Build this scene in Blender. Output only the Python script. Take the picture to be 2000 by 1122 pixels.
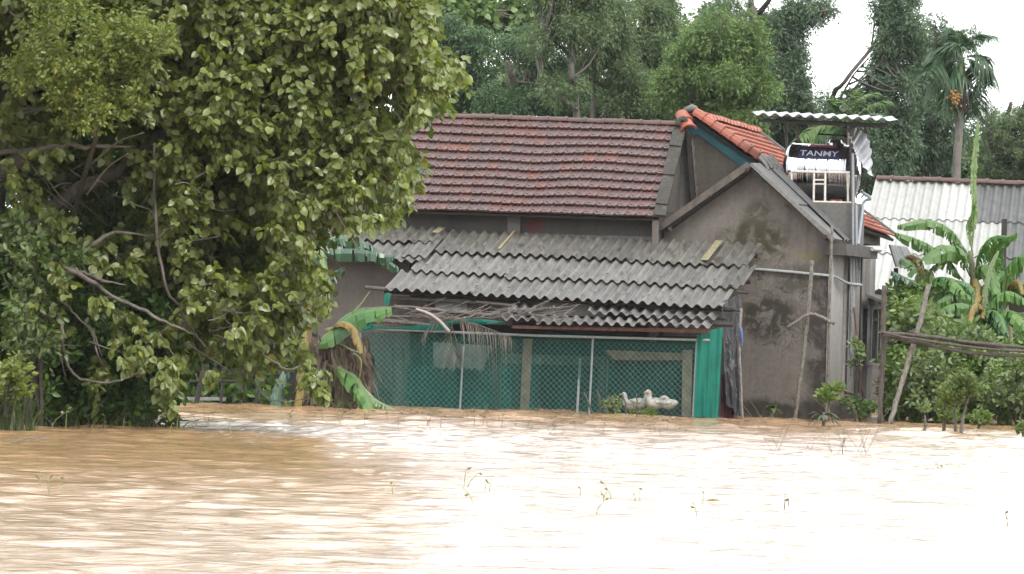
import bpy, math, random
import numpy as np
from mathutils import Vector, Matrix
for o in list(bpy.data.objects): bpy.data.objects.remove(o, do_unlink=True)
SC = bpy.context.scene
COL = SC.collection
rnd = random.Random(7)
NR = np.random.default_rng(11)
R = math.radians

# ------------------------------------------------------------------ camera
FPX, CAMH, ROLL = 10500.0, 1.40, 0.030          # focal length in px of a 2000 px wide frame
PITCH = math.atan((670-561)/FPX)
cr, sr, cp, sp = math.cos(ROLL), math.sin(ROLL), math.cos(PITCH), math.sin(PITCH)
FWD = np.array([0, cp, sp]); UP0 = np.array([0, -sp, cp]); XX = np.array([1.0, 0, 0])
RV = cr*XX + sr*UP0
UV = -sr*XX + cr*UP0
CAMP = np.array([0, 0, CAMH])
cam_d = bpy.data.cameras.new("camera"); cam = bpy.data.objects.new("camera", cam_d); COL.objects.link(cam)
cam_d.sensor_width = 36; cam_d.lens = 36*FPX/2000; cam_d.clip_start = 0.5; cam_d.clip_end = 5000
m = Matrix.Identity(4)
for i in range(3):
    m[i][0] = RV[i]; m[i][1] = UV[i]; m[i][2] = -FWD[i]; m[i][3] = CAMP[i]
cam.matrix_world = m
SC.camera = cam

# ------------------------------------------------------------------ world and sun
SUN_EL, SUN_ROT = R(48), R(152)
w = bpy.data.worlds.new("World"); SC.world = w; w.use_nodes = True
nt = w.node_tree; nt.nodes.clear()
sky = nt.nodes.new('ShaderNodeTexSky'); sky.sky_type = 'NISHITA'; sky.sun_disc = False
sky.sun_elevation = SUN_EL; sky.sun_rotation = SUN_ROT; sky.air_density = 1.5; sky.dust_density = 4
mx = nt.nodes.new('ShaderNodeMixRGB'); mx.inputs[0].default_value = .90
mx.inputs[2].default_value = (9.6, 9.8, 10.0, 1)          # overcast cloud deck
nt.links.new(sky.outputs[0], mx.inputs[1])
bg = nt.nodes.new('ShaderNodeBackground'); bg.inputs[1].default_value = .10
ow = nt.nodes.new('ShaderNodeOutputWorld')
nt.links.new(mx.outputs[0], bg.inputs[0]); nt.links.new(bg.outputs[0], ow.inputs[0])
sd = bpy.data.lights.new("sun", 'SUN'); sd.energy = 1.1; sd.angle = R(18); sd.color = (1, .96, .9)
so = bpy.data.objects.new("sun", sd); COL.objects.link(so)
so.rotation_euler = (R(42), R(0), R(28))
SC.view_settings.view_transform = 'Standard'; SC.view_settings.look = 'None'
SC.view_settings.exposure = 1.9; SC.view_settings.gamma = 1
SC.render.engine = 'CYCLES'
SC.cycles.max_bounces = 7; SC.cycles.transparent_max_bounces = 24

# ------------------------------------------------------------------ pixel <-> world
def ray(px, py): return FWD + ((px-1000)/FPX)*RV + ((561-py)/FPX)*UV
def P(px, py, D):
    d = ray(px, py); return CAMP + d*(D/d[1])
def G(px, py, z=0.0):
    d = ray(px, py); return CAMP + d*((z-CAMH)/d[2])
TH = R(15)
OO = G(1370, 817)
UU = np.array([math.cos(TH), -math.sin(TH), 0]); WW = np.array([math.sin(TH), math.cos(TH), 0]); ZZ = np.array([0, 0, 1.0])
def L(a, b, z): return OO + a*UU + b*WW + np.array([0, 0, z-OO[2]])
def LB(px, py, b):
    d = ray(px, py); t = (b - np.dot(CAMP-OO, WW))/np.dot(d, WW); return CAMP + d*t
def LA(px, py, a):
    d = ray(px, py); t = (a - np.dot(CAMP-OO, UU))/np.dot(d, UU); return CAMP + d*t
def loc(p):
    q = np.asarray(p)-OO; return float(np.dot(q, UU)), float(np.dot(q, WW)), float(p[2])
def lerp(a, b, t): return a + (b-a)*t

# ------------------------------------------------------------------ objects
def tag(o, label=None, cat=None, group=None, kind=None):
    if label: o['label'] = label
    if cat: o['category'] = cat
    if group: o['group'] = group
    if kind: o['kind'] = kind
    return o
def wloc(o):
    v = np.zeros(3)
    while o is not None:
        v += np.array(o.location); o = o.parent
    return v
def empty(name, p, label, cat, group=None):
    o = bpy.data.objects.new(name, None); COL.objects.link(o); o.location = tuple(map(float, p)); o.empty_display_size = .2
    return tag(o, label, cat, group)
def mesh_obj(name, V, faces, mat, parent=None, smooth=False, origin=None):
    """V world coords (n,3); faces: list of tuples, or list of int arrays (m,k)"""
    V = np.asarray(V, dtype=np.float64)
    if parent is not None:
        off = wloc(parent); lc = (0, 0, 0)
    else:
        off = np.array([V[:, 0].mean(), V[:, 1].mean(), V[:, 2].min()]) if origin is None else np.asarray(origin, float); lc = tuple(map(float, off))
    Vl = V-off
    me = bpy.data.meshes.new(name)
    if isinstance(faces, np.ndarray): faces = [faces]
    if len(faces) and isinstance(faces[0], np.ndarray):
        loops = np.concatenate([f.ravel() for f in faces]).astype(np.int32)
        tot = np.concatenate([np.full(len(f), f.shape[1]) for f in faces]).astype(np.int32)
        st = np.concatenate([[0], np.cumsum(tot)[:-1]]).astype(np.int32)
        me.vertices.add(len(Vl)); me.vertices.foreach_set('co', Vl.ravel().astype(np.float32))
        me.loops.add(len(loops)); me.loops.foreach_set('vertex_index', loops)
        me.polygons.add(len(tot)); me.polygons.foreach_set('loop_start', st); me.polygons.foreach_set('loop_total', tot)
        me.update(calc_edges=True)
    else:
        me.from_pydata([tuple(v) for v in Vl], [], [tuple(f) for f in faces]); me.update()
    if smooth: me.polygons.foreach_set('use_smooth', [True]*len(me.polygons))
    me.validate()
    me.materials.append(mat)
    o = bpy.data.objects.new(name, me); COL.objects.link(o); o.location = lc
    if parent is not None: o.parent = parent
    return o
class MB:
    def __init__(s): s.V = []; s.F = []; s.n = 0
    def add(s, V, F):
        s.V.append(np.asarray(V, float)); s.F += [tuple(int(i)+s.n for i in f) for f in F]; s.n += len(V); return s
    def prism(s, poly, ext):
        poly = [np.asarray(p, float) for p in poly]; n = len(poly); ext = np.asarray(ext, float)
        return s.add(poly+[p+ext for p in poly], [tuple(range(n))[::-1], tuple(range(n, 2*n))]+[(i, (i+1) % n, n+(i+1) % n, n+i) for i in range(n)])
    def box(s, o, ex, ey, ez):
        o, ex, ey, ez = [np.asarray(v, float) for v in (o, ex, ey, ez)]
        return s.prism([o, o+ex, o+ex+ey, o+ey], ez)
    def lbox(s, a0, a1, b0, b1, z0, z1): return s.box(L(a0, b0, z0), UU*(a1-a0), WW*(b1-b0), ZZ*(z1-z0))
    def tube(s, pts, r, n=6, cap=True):
        V, F = tube(pts, r, n, cap); return s.add(V, F)
    def build(s, name, mat, parent=None, smooth=False, origin=None):
        return mesh_obj(name, np.concatenate(s.V), s.F, mat, parent, smooth, origin)
def tube(pts, r, n=6, cap=True):
    pts = [np.asarray(p, float) for p in pts]; k = len(pts)
    if not hasattr(r, '__len__'): r = [r]*k
    V = []; prev = None
    for i in range(k):
        t = pts[min(i+1, k-1)]-pts[max(i-1, 0)]; t = t/(np.linalg.norm(t)+1e-9)
        if prev is None:
            a = np.array([0, 0, 1.0]) if abs(t[2]) < .9 else np.array([1.0, 0, 0])
        else: a = prev
        x = a - t*np.dot(a, t); x = x/(np.linalg.norm(x)+1e-9); y = np.cross(t, x); prev = x
        for j in range(n):
            an = 2*math.pi*j/n; V.append(pts[i]+r[i]*(math.cos(an)*x+math.sin(an)*y))
    F = [(i*n+j, i*n+(j+1) % n, (i+1)*n+(j+1) % n, (i+1)*n+j) for i in range(k-1) for j in range(n)]
    if cap: F += [tuple(range(n))[::-1], tuple((k-1)*n+j for j in range(n))]
    return np.array(V), F
def smooth_path(pts, n=4):
    """Catmull-Rom"""
    pts = [np.asarray(p, float) for p in pts]; q = [2*pts[0]-pts[1]]+pts+[2*pts[-1]-pts[-2]]; out = []
    for i in range(1, len(q)-2):
        for k in range(n):
            t = k/n; a, b, c, d = q[i-1], q[i], q[i+1], q[i+2]
            out.append(.5*((2*b)+(-a+c)*t+(2*a-5*b+4*c-d)*t*t+(-a+3*b-3*c+d)*t**3))
    out.append(pts[-1]); return out
def wobble(pts, s):
    return [p + NR.normal(0, s, 3) for p in pts]

# ------------------------------------------------------------------ materials
ALB = .34            # scales down every non-metal colour, balanced against the raised exposure
class Mat:
    def __init__(s, name):
        s.m = bpy.data.materials.new(name); s.m.use_nodes = True; s.t = s.m.node_tree; s.t.nodes.clear()
        s.out = s.n('ShaderNodeOutputMaterial'); s.tc = s.n('ShaderNodeNewGeometry')
    def n(s, ty): return s.t.nodes.new(ty)
    def l(s, a, b): s.t.links.new(a, b)
    def pos(s, scale=(1, 1, 1)):
        mp = s.n('ShaderNodeMapping'); mp.inputs['Scale'].default_value = scale
        tc = s.n('ShaderNodeTexCoord'); s.l(tc.outputs['Object'], mp.inputs[0]); return mp.outputs[0]
    def noise(s, scale=5, detail=4, vec=None, rough=.6, dist=0):
        x = s.n('ShaderNodeTexNoise'); x.inputs['Scale'].default_value = scale; x.inputs['Detail'].default_value = detail
        x.inputs['Roughness'].default_value = rough; x.inputs['Distortion'].default_value = dist
        s.l(vec if vec is not None else s.pos(), x.inputs['Vector']); return x.outputs[0]
    def ramp(s, fac, stops, interp='LINEAR'):
        r = s.n('ShaderNodeValToRGB'); r.color_ramp.interpolation = interp; el = r.color_ramp.elements
        while len(el) < len(stops): el.new(.5)
        for e, (p, c) in zip(el, stops):
            e.position = p; e.color = (c[0], c[1], c[2], 1) if hasattr(c, '__len__') else (c, c, c, 1)
        s.l(fac, r.inputs[0]); return r.outputs[0]
    def mix(s, fac, a, b, mode='MIX'):
        x = s.n('ShaderNodeMixRGB'); x.blend_type = mode
        for k, v in ((0, fac), (1, a), (2, b)):
            if isinstance(v, (int, float)): x.inputs[k].default_value = v if k == 0 else (v, v, v, 1)
            elif isinstance(v, tuple): x.inputs[k].default_value = (v[0], v[1], v[2], 1)
            else: s.l(v, x.inputs[k])
        return x.outputs[0]
    def math(s, op, a, b=0.0):
        x = s.n('ShaderNodeMath'); x.operation = op
        for k, v in ((0, a), (1, b)):
            if isinstance(v, (int, float)): x.inputs[k].default_value = v
            else: s.l(v, x.inputs[k])
        return x.outputs[0]
    def blob(s, c, rad):
        """1 inside, 0 outside of a soft region round the world point c (radii rad)"""
        v = s.n('ShaderNodeVectorMath'); v.operation = 'SUBTRACT'; s.l(s.tc.outputs['Position'], v.inputs[0]); v.inputs[1].default_value = tuple(map(float, c))
        d = s.n('ShaderNodeVectorMath'); d.operation = 'DIVIDE'; s.l(v.outputs[0], d.inputs[0]); d.inputs[1].default_value = rad
        q = s.n('ShaderNodeVectorMath'); q.operation = 'LENGTH'; s.l(d.outputs[0], q.inputs[0])
        mr = s.n('ShaderNodeMapRange'); mr.inputs[1].default_value = 1.1; mr.inputs[2].default_value = .6; s.l(q.outputs['Value'], mr.inputs[0]); return mr.outputs[0]
    def bump(s, h, strength=.3, dist=.02):
        b = s.n('ShaderNodeBump'); b.inputs['Strength'].default_value = strength; b.inputs['Distance'].default_value = dist; s.l(h, b.inputs['Height']); return b.outputs[0]
    def bsdf(s, col, rough=.8, metal=0, spec=.35, nrm=None):
        if not metal: col = tuple(x*ALB for x in col) if isinstance(col, tuple) else (col*ALB if isinstance(col, float) else s.mix(1.0, col, (ALB, ALB, ALB), 'MULTIPLY'))
        p = s.n('ShaderNodeBsdfPrincipled')
        for k, v in (('Base Color', col), ('Roughness', rough), ('Metallic', metal), ('Specular IOR Level', spec)):
            if isinstance(v, (int, float)): p.inputs[k].default_value = v if k != 'Base Color' else (v, v, v, 1)
            elif isinstance(v, tuple): p.inputs[k].default_value = (v[0], v[1], v[2], 1)
            else: s.l(v, p.inputs[k])
        if nrm is not None: s.l(nrm, p.inputs['Normal'])
        return p
    def done(s, sh):
        s.l(sh.outputs[0] if hasattr(sh, 'outputs') else sh, s.out.inputs[0]); return s.m
def simple(name, c, rough=.7, var=.25, scale=8, metal=0, stretch=(1, 1, 1), bump=.2, spec=.35):
    M = Mat(name); n = M.noise(scale, 5, M.pos(stretch)); c1 = tuple(x*(1-var) for x in c); c2 = tuple(min(1, x*(1+var)) for x in c)
    return M.done(M.bsdf(M.ramp(n, [(.3, c1), (.7, c2)]), rough, metal, spec, M.bump(n, bump)))
def islands(M, stops):
    g = M.n('ShaderNodeNewGeometry'); return M.ramp(g.outputs['Random Per Island'], stops)
def leafmat(name, stops, under=None, trans=.35, rough=.45, spec=.4, var=.25):
    M = Mat(name); c = islands(M, stops)
    n = M.noise(1.3, 3); c = M.mix(1.0, c, M.ramp(n, [(.3, 1-var), (.7, 1+var)]), 'MULTIPLY')
    g = M.n('ShaderNodeNewGeometry')
    if under: c = M.mix(g.outputs['Backfacing'], c, M.mix(.7, c, under))
    p = M.bsdf(c, rough, 0, spec)
    t = M.n('ShaderNodeBsdfTranslucent'); M.l(M.mix(1.0, c, (1.1*ALB, 1.25*ALB, .6*ALB), 'MULTIPLY'), t.inputs[0])
    ms = M.n('ShaderNodeMixShader'); ms.inputs[0].default_value = trans; M.l(p.outputs[0], ms.inputs[1]); M.l(t.outputs[0], ms.inputs[2])
    return M.done(ms)
def netmat(name, col, alpha, scale=0):
    M = Mat(name); n = M.noise(3, 4, M.pos((2, 2, .4)))
    c = M.ramp(n, [(.3, tuple(x*.75 for x in col)), (.7, tuple(min(1, x*1.2) for x in col))])
    p = M.bsdf(c, .6, 0, .3); t = M.n('ShaderNodeBsdfTransparent'); tl = M.n('ShaderNodeBsdfTranslucent'); M.l(M.mix(1.0, c, (ALB, ALB, ALB), 'MULTIPLY'), tl.inputs[0])
    m1 = M.n('ShaderNodeMixShader'); m1.inputs[0].default_value = .35; M.l(p.outputs[0], m1.inputs[1]); M.l(tl.outputs[0], m1.inputs[2])
    m2 = M.n('ShaderNodeMixShader'); M.l(M.ramp(M.noise(5, 4), [(.3, alpha-.08), (.7, alpha+.08)]), m2.inputs[0]); M.l(t.outputs[0], m2.inputs[1]); M.l(m1.outputs[0], m2.inputs[2])
    return M.done(m2)

def concrete(name, base, dark, blobs=(), streak=.5, light=None):
    M = Mat(name)
    n1 = M.noise(1.2, 6, M.pos((1, 1, .8)), .65); n2 = M.noise(14, 5); n3 = M.noise(2.4, 6, M.pos((1.6, 1.6, .22)), .7)
    c = M.ramp(n1, [(.28, tuple(x*.82 for x in base)), (.72, tuple(x*1.15 for x in base))])
    c = M.mix(M.math('MULTIPLY', M.ramp(n3, [(.48, 0), (.68, 1)]), streak), c, dark)
    c = M.mix(.35, c, M.ramp(n2, [(.3, tuple(x*.6 for x in base)), (.7, tuple(x*1.35 for x in base))]))
    z = M.n('ShaderNodeSeparateXYZ'); M.l(M.tc.outputs['Position'], z.inputs[0])
    wet = M.ramp(M.math('ADD', z.outputs[2], M.math('MULTIPLY', M.noise(2.2, 5), -.5)), [(.02, 1), (.14, 0)])
    c = M.mix(M.math('MULTIPLY', wet, .75), c, (.085, .06, .04))
    if light: c = M.mix(M.math('MULTIPLY', M.ramp(M.noise(3.1, 6, M.pos((1.3, 1.3, .3))), [(.55, 0), (.72, 1)]), .6), c, light)
    for (pc, rad, bc, amt, sc) in blobs:
        nn = M.noise(sc, 6, None, .7, .6)
        f = M.math('MULTIPLY', M.math('MULTIPLY', M.blob(pc, rad), M.ramp(nn, [(.40, 0), (.52, 1)])), amt)
        c = M.mix(f, c, bc)
    return M, c, n2
# ------------------------------------------------------------------ water and ground
def water_material():
    M = Mat("muddy_water")
    n = M.noise(.25, 4, M.pos((1, .6, 1)))
    c = M.ramp(n, [(.3, (.66, .40, .21)), (.7, (.74, .47, .26))])
    fine = M.noise(3.2, 6, M.pos((1.0, 1.9, 1)), .62, .4)
    big = M.noise(.8, 3, M.pos((.6, 1.6, 1)))
    h = M.math('ADD', M.math('MULTIPLY', fine, .6), big)
    p = M.bsdf(c, .03, 0, .5, M.bump(h, 1.0, .03)); p.inputs['IOR'].default_value = 1.33
    return M.done(p)
def wave_h(X, Y):
    g = np.random.default_rng(5); h = np.zeros_like(X)
    for lam, n, st in ((3.0, 7, .028), (1.5, 9, .050), (.75, 14, .066), (.36, 16, .062)):
        for _ in range(n):
            l = lam*g.uniform(.75, 1.3); th = g.normal(R(80), R(34)); k = 2*math.pi/l
            a = st/k*1.3/math.sqrt(n)*g.uniform(.6, 1.4)
            ph = k*(X*math.cos(th)+Y*math.sin(th))+g.uniform(0, 6.28)
            s_ = np.sin(ph + .5*np.sin(ph*.37+g.uniform(0, 6)))
            h += a*(s_+.22*np.cos(2*ph))
    # gust patches
    gst = .75+.25*np.sin(X*.21+Y*.07+1)*np.sin(Y*.13+X*.05)
    return h*gst*np.interp(Y, [28, 50, 75, 100], [.80, .95, 1.35, 1.8])
ys = np.concatenate([[-40, -5, 10, 20, 26], np.arange(28, 60, .055), np.arange(60, 90, .10), np.arange(90, 130, .3), [135, 150, 180, 240]])
ss = np.concatenate([[-8, -2, -.6, -.25], np.linspace(-.125, .125, 380), [.25, .6, 2, 8]])
YY, S_ = np.meshgrid(ys, ss, indexing='ij')
XG = S_*np.maximum(YY, 28)
ZG = wave_h(XG, YY)*((np.abs(S_) < .13) & (YY > 26) & (YY < 132))
nr, nc = XG.shape
idx = np.arange(nr*nc).reshape(nr, nc)
Fq = np.stack([idx[:-1, :-1], idx[:-1, 1:], idx[1:, 1:], idx[1:, :-1]], -1).reshape(-1, 4)
wo = mesh_obj("water", np.stack([XG, YY, ZG], -1).reshape(-1, 3), Fq, water_material(), None, True, (0, 0, 0)); tag(wo, kind='structure')
wo['label'] = "rippled brown floodwater filling the whole foreground and reflecting the white sky"
# ground: flooded bed in front, rising to low ground behind the houses, on to the horizon
gx = np.array([-900, -300, -80, -40, -20, -10, 0, 10, 20, 40, 80, 300, 900.]); gy = np.array([-60, 60, 100, 112, 118, 124, 130, 150, 200, 400, 2500.])
GX, GY = np.meshgrid(gx, gy); GZ = np.interp(GY, [-60, 60, 100, 112, 118, 124, 130, 150, 2500], [-1.2, -1.2, -.9, -.6, -.4, -.1, .35, .6, .6])
gi = np.arange(GX.size).reshape(GX.shape)
GF = np.stack([gi[:-1, :-1], gi[:-1, 1:], gi[1:, 1:], gi[1:, :-1]], -1).reshape(-1, 4)
g = mesh_obj("ground", np.stack([GX, GY, GZ], -1).reshape(-1, 3), GF, simple("wet_soil_and_grass", (.10, .10, .045), .9, .4, 1.5), None, False, (0, 0, 0)); tag(g, kind='structure')
g['label'] = "muddy flooded ground rising behind the houses and under the trees"
# ------------------------------------------------------------------ shared house materials
def mat_tiles(name, stops, rough=.45, moss=.35, mossc=(.10, .09, .075)):
    M = Mat(name); c = islands(M, stops); n = M.noise(1.1, 6, M.pos((1, 1, 1)), .7); n2 = M.noise(25, 4)
    c = M.mix(M.math('MULTIPLY', M.ramp(n, [(.42, 0), (.62, 1)]), moss), c, mossc)
    c = M.mix(.3, c, M.ramp(n2, [(.3, .05), (.7, .42)]), 'OVERLAY')
    return M.done(M.bsdf(c, rough+.12, 0, .32, M.bump(n2, .3, .006)))
m_tile = mat_tiles("weathered_clay_tiles", [(0, (.23, .105, .09)), (.3, (.21, .115, .105)), (.5, (.27, .11, .085)), (.62, (.19, .115, .11)), (.82, (.245, .13, .115)), (.95, (.32, .11, .07)), (1, (.22, .13, .125))], .36, .8, (.175, .118, .112))
m_ridge = mat_tiles("weathered_ridge_tiles", [(0, (.19, .095, .08)), (1, (.25, .12, .10))], .5, .4, (.12, .10, .09))
m_otile = mat_tiles("orange_clay_tiles", [(0, (.66, .20, .12)), (.5, (.74, .25, .16)), (1, (.70, .29, .20))], .4, .2, (.62, .34, .25))
m_oridge = mat_tiles("orange_ridge_tiles", [(0, (.50, .105, .04)), (1, (.60, .14, .055))], .35, .3, (.30, .08, .04))
def mat_sheet(name, c1, c2, dark, amt=.6, rough=.6):
    M = Mat(name); g = M.n('ShaderNodeObjectInfo')
    n = M.noise(2.2, 7, M.pos((1.5, .6, 1.5)), .7); n2 = M.noise(30, 4); n3 = M.noise(6, 6, M.pos((1.6, .35, 1)), .7)
    c = M.ramp(n, [(.3, c1), (.7, c2)]); c = M.mix(M.math('MULTIPLY', M.ramp(n3, [(.5, 0), (.66, 1)]), amt), c, dark)
    c = M.mix(1.0, c, M.ramp(g.outputs['Random'], [(0, .84), (1, 1.12)]), 'MULTIPLY')
    c = M.mix(.35, c, M.ramp(n2, [(.3, .2), (.7, .8)]), 'OVERLAY')
    return M.done(M.bsdf(c, rough, 0, .4, M.bump(n2, .3, .004)))
m_sheet = mat_sheet("old_fibre_cement", (.170, .162, .148), (.31, .298, .278), (.080, .072, .055), .8)
m_sheet_up = mat_sheet("mossy_fibre_cement", (.135, .125, .105), (.245, .235, .21), (.058, .055, .034), 1.0)
m_sheet_white = mat_sheet("pale_painted_sheet", (.60, .60, .56), (.74, .75, .72), (.42, .43, .40), .4)
m_sheet_dark = mat_sheet("dark_fibre_cement", (.12, .125, .125), (.20, .205, .20), (.07, .07, .065))
m_zinc = simple("zinc_sheet", (.22, .225, .24), .5, .2, 9, .2)
m_wood = simple("weathered_timber", (.16, .135, .115), .85, .4, 9, 0, (1, 1, .2))
m_wood_dark = simple("dark_timber", (.055, .045, .04), .85, .4, 9, 0, (1, 1, .2))
m_wood_red = simple("reddish_purlin_timber", (.22, .10, .065), .8, .4, 9)
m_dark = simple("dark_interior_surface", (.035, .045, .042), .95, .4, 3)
m_pvc = simple("grey_plastic_pipe", (.42, .45, .47), .4, .2, 20)
m_pvc_w = simple("pale_plastic_pipe", (.62, .66, .66), .4, .2, 20)
m_steel = simple("galvanised_steel", (.42, .40, .38), .5, .3, 20, .3)

def corr(S, nrm, s0, s1, t0, t1, per, amp, l0, l1, th=.008, nt=5, sag=0, jit=0, phase=0, curl=0):
    """corrugated sheet over S(s,t) with ribs running along t; per = ribs per unit s"""
    ns = max(4, int(round((s1-s0)*per*8))); V = []
    g = random.Random(int(s0*9973+t0*313)+3)
    o1, o2 = g.uniform(-jit, jit), g.uniform(-jit, jit)
    for k in (0, 1):
        for i in range(ns+1):
            s = lerp(s0, s1, i/ns); c = math.cos(2*math.pi*(s*per+phase))
            c = math.copysign(abs(c)**.85, c)
            for j in range(nt+1):
                f = j/nt; t = lerp(t0, t1, f)
                p = S(s, t+o1*f+curl*(i/ns-.5)*f)
                V.append(p+nrm*(amp*c+lerp(l0, l1, f)+o2*f+sag*math.sin(math.pi*f)-(th if k else 0)))
    V = np.array(V); n1 = (ns+1)*(nt+1); F = []
    ix = lambda k, i, j: k*n1+i*(nt+1)+j
    for i in range(ns):
        for j in range(nt):
            F.append((ix(0, i, j), ix(0, i+1, j), ix(0, i+1, j+1), ix(0, i, j+1)))
            F.append((ix(1, i, j), ix(1, i, j+1), ix(1, i+1, j+1), ix(1, i+1, j)))
        for j in (0, nt): F.append((ix(0, i, j), ix(0, i+1, j), ix(1, i+1, j), ix(1, i, j)))
    for j in range(nt):
        for i in (0, ns): F.append((ix(0, i, j), ix(0, i, j+1), ix(1, i, j+1), ix(1, i, j)))
    return V, F
def plane_fn(TL, TR, BL, BR):
    TL, TR, BL, BR = [np.asarray(v, float) for v in (TL, TR, BL, BR)]
    n = np.cross(TR-TL, BL-TL); n /= np.linalg.norm(n)
    if n[2] < 0: n = -n
    return (lambda s, t: (TL*(1-s)+TR*s)*(1-t)+(BL*(1-s)+BR*s)*t), n
def tile_roof(S, n, rows, cols, seed=1, sagf=None, thick=.03, lift=.062, overlap=1.08, c0=0, rowstart=None):
    g = random.Random(seed)
    prof = [(0, .004), (.03, .026), (.11, .026), (.15, .004), (.34, .003), (.50, .003), (.54, .016), (.60, .016), (.64, .003), (.86, .003), (.90, .018), (.97, .018), (1.0, .004)]
    V = []; F = []; k = 0; npf = len(prof)
    for r in range(rows):
        off = (.5 if r % 2 and False else 0)+g.uniform(-.05, .05)
        for c in range(cols):
            jz = g.uniform(-.003, .005); jt = g.uniform(-.014, .014); js = g.uniform(-.012, .012)
            base = k
            for (yy, ex) in ((0, 0), (overlap, 1), (overlap, 2)):
                for (x, h) in prof:
                    s = (c+off+x+js)/cols; t = (r+yy+jt*(ex > 0))/rows
                    z = lift*min(yy, 1.1)+jz+h-(thick if ex == 2 else 0)
                    if ex == 2: z = lift*yy+jz-thick
                    sg = sagf(s, t) if sagf else 0
                    V.append(S(s, t)+n*(z+sg)); k += 1
            for i in range(npf-1):
                F.append((base+i, base+i+1, base+npf+i+1, base+npf+i))
                F.append((base+npf+i, base+npf+i+1, base+2*npf+i+1, base+2*npf+i))
            # knob
            kb = k
            for dz in (.0, .02):
                for (dx, dy) in ((.26, .62), (.42, .62), (.42, .82), (.26, .82)):
                    s = (c+off+dx+js+(.02 if dz and dx < .3 else (-.02 if dz else 0)))/cols; t = (r+dy)/rows
                    V.append(S(s, t)+n*(lift*dy+jz+.002+dz+(sagf(s, t) if sagf else 0))); k += 1
            F += [(kb+4, kb+5, kb+6, kb+7)]+[(kb+i, kb+(i+1) % 4, kb+4+(i+1) % 4, kb+4+i) for i in range(4)]
    return np.array(V), F
def ridge_caps(p0, p1, n, rad=.12, up=ZZ, collar=.018, squash=.8):
    p0 = np.asarray(p0); p1 = np.asarray(p1); d = (p1-p0); ln = np.linalg.norm(d); d /= ln
    x = np.cross(d, up); x /= np.linalg.norm(x); u2 = np.cross(x, d); V = []; F = []; k = 0
    for i in range(n):
        a0, a1 = i/n*ln, (i+1.06)/n*ln; w_ = (a1-a0)
        st = [(a0, rad*.93), (a1-w_*.14, rad), (a1-w_*.13, rad+collar), (a1, rad+collar), (a1, rad-.02)]
        jz = NR.uniform(-.008, .008)
        for (s, r_) in st:
            for j in range(9):
                an = math.pi*j/8
                V.append(p0+d*s+x*math.cos(an)*r_+u2*(math.sin(an)*r_*squash+jz))
        for q in range(len(st)-1):
            for j in range(8):
                F.append((k+q*9+j, k+q*9+j+1, k+(q+1)*9+j+1, k+(q+1)*9+j))
        k += len(st)*9
    return np.array(V), F

# ------------------------------------------------------------------ tile-roofed house
house = empty("tiled_house", L(-3, 3.5, 0), "long low concrete house under a big weathered brownish red clay tile roof", "house")
eb, rb = 3.05, 6.5
TL, TR = LB(640, 222, rb), LB(1326, 245, rb)
BL, BR = LB(610, 405, eb), LB(1284, 426, eb)
S, n = plane_fn(TL, TR, BL, BR)
sag = lambda s, t: .025*math.sin(s*9+1.0)*math.sin(t*3.1)+.006*math.sin(s*23+t*4)-.05*math.exp(-((s-.62)/.08)**2)*math.sin(t*3.14)
V, F = tile_roof(S, n, 11, 33, 3, sag)
rf = mesh_obj("roof", V, F, m_tile, house)
V, F = ridge_caps(TL+ZZ*.02, TR+ZZ*.0, 19, .11)
mesh_obj("ridge_cap", V, F, m_ridge, rf)
mb = MB(); mb.prism([S(0, 0)-n*.03, S(1, 0)-n*.03, S(1, 1)-n*.03, S(0, 1)-n*.03], -n*.05); mb.build("roof_underlay", m_wood_dark, rf)
# rear slope
tl2, tr2 = L(*[loc(BL)[0]+1.1, 2*rb-eb, loc(BL)[2]]), L(*[loc(BR)[0]+1.0, 2*rb-eb, loc(BR)[2]])
mb = MB(); mb.prism([TL, TR, tr2, tl2], -ZZ*.08); mb.build("rear_slope", m_ridge, rf)
# mortar verge at right end
MC, cc, nn = concrete("verge_mortar", (.12, .115, .105), (.06, .058, .05), [], .6, (.30, .27, .22)); m_verge = MC.done(MC.bsdf(MC.mix(1.0, cc, (.8, .78, .74), "MULTIPLY"), .9, 0, .2, MC.bump(nn, .8, .04)))
mb = MB()
for i in range(9):
    t0, t1 = .07+i*.104, .07+(i+1)*.104
    e = .07+.02*math.sin(i*2.1)
    A = lambda s, t, o: S(s, t)+n*o
    mb.prism([A(.990, t0, .05), A(1.024, t0, .03), A(1.024, t1, .03), A(.990, t1, .05)], n*e)
mb.build("verge", m_verge, rf)
V, F = ridge_caps(S(1.005, -.07)+n*.12, S(1.035, .1)+n*.11, 2, .15, n, .03)
mesh_obj("hip_end_cap", V, F, m_oridge, rf)
V, F = tube(smooth_path([LB(1322, 246, rb-.4), LB(1326, 236, rb-.35), LB(1336, 232, rb-.3), LB(1340, 240, rb-.3)], 4), [.06]*13, 7)
mesh_obj("ridge_end_plug", V, F, m_verge, rf, True)
# walls
MC, cc, nn = concrete("dark_streaked_plaster", (.135, .122, .108), (.05, .045, .04), [(LB(1045, 440, 3.5), (.25, .4, .22), (.22, .06, .05), .8, 4)], .7)  # plaster in a dark grey-brown with darker streaks
m_wall_dark = MC.done(MC.bsdf(cc, .9, 0, .25, MC.bump(nn, .4, .01)))
MC, cc, nn = concrete("smooth_grey_plaster", (.235, .205, .180), (.13, .115, .10), [], .35); m_wall_mid = MC.done(MC.bsdf(cc, .9, 0, .25, MC.bump(nn, .3, .008)))
a0, a1 = loc(LB(560, 430, 3.5))[0], loc(LB(1290, 430, 3.5))[0]
ztop = loc(LB(1000, 405, 3.5))[2]
mb = MB(); mb.lbox(a0, a1, 3.5, 9.5, -.8, ztop); mb.build("wall", m_wall_dark, house)
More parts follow.
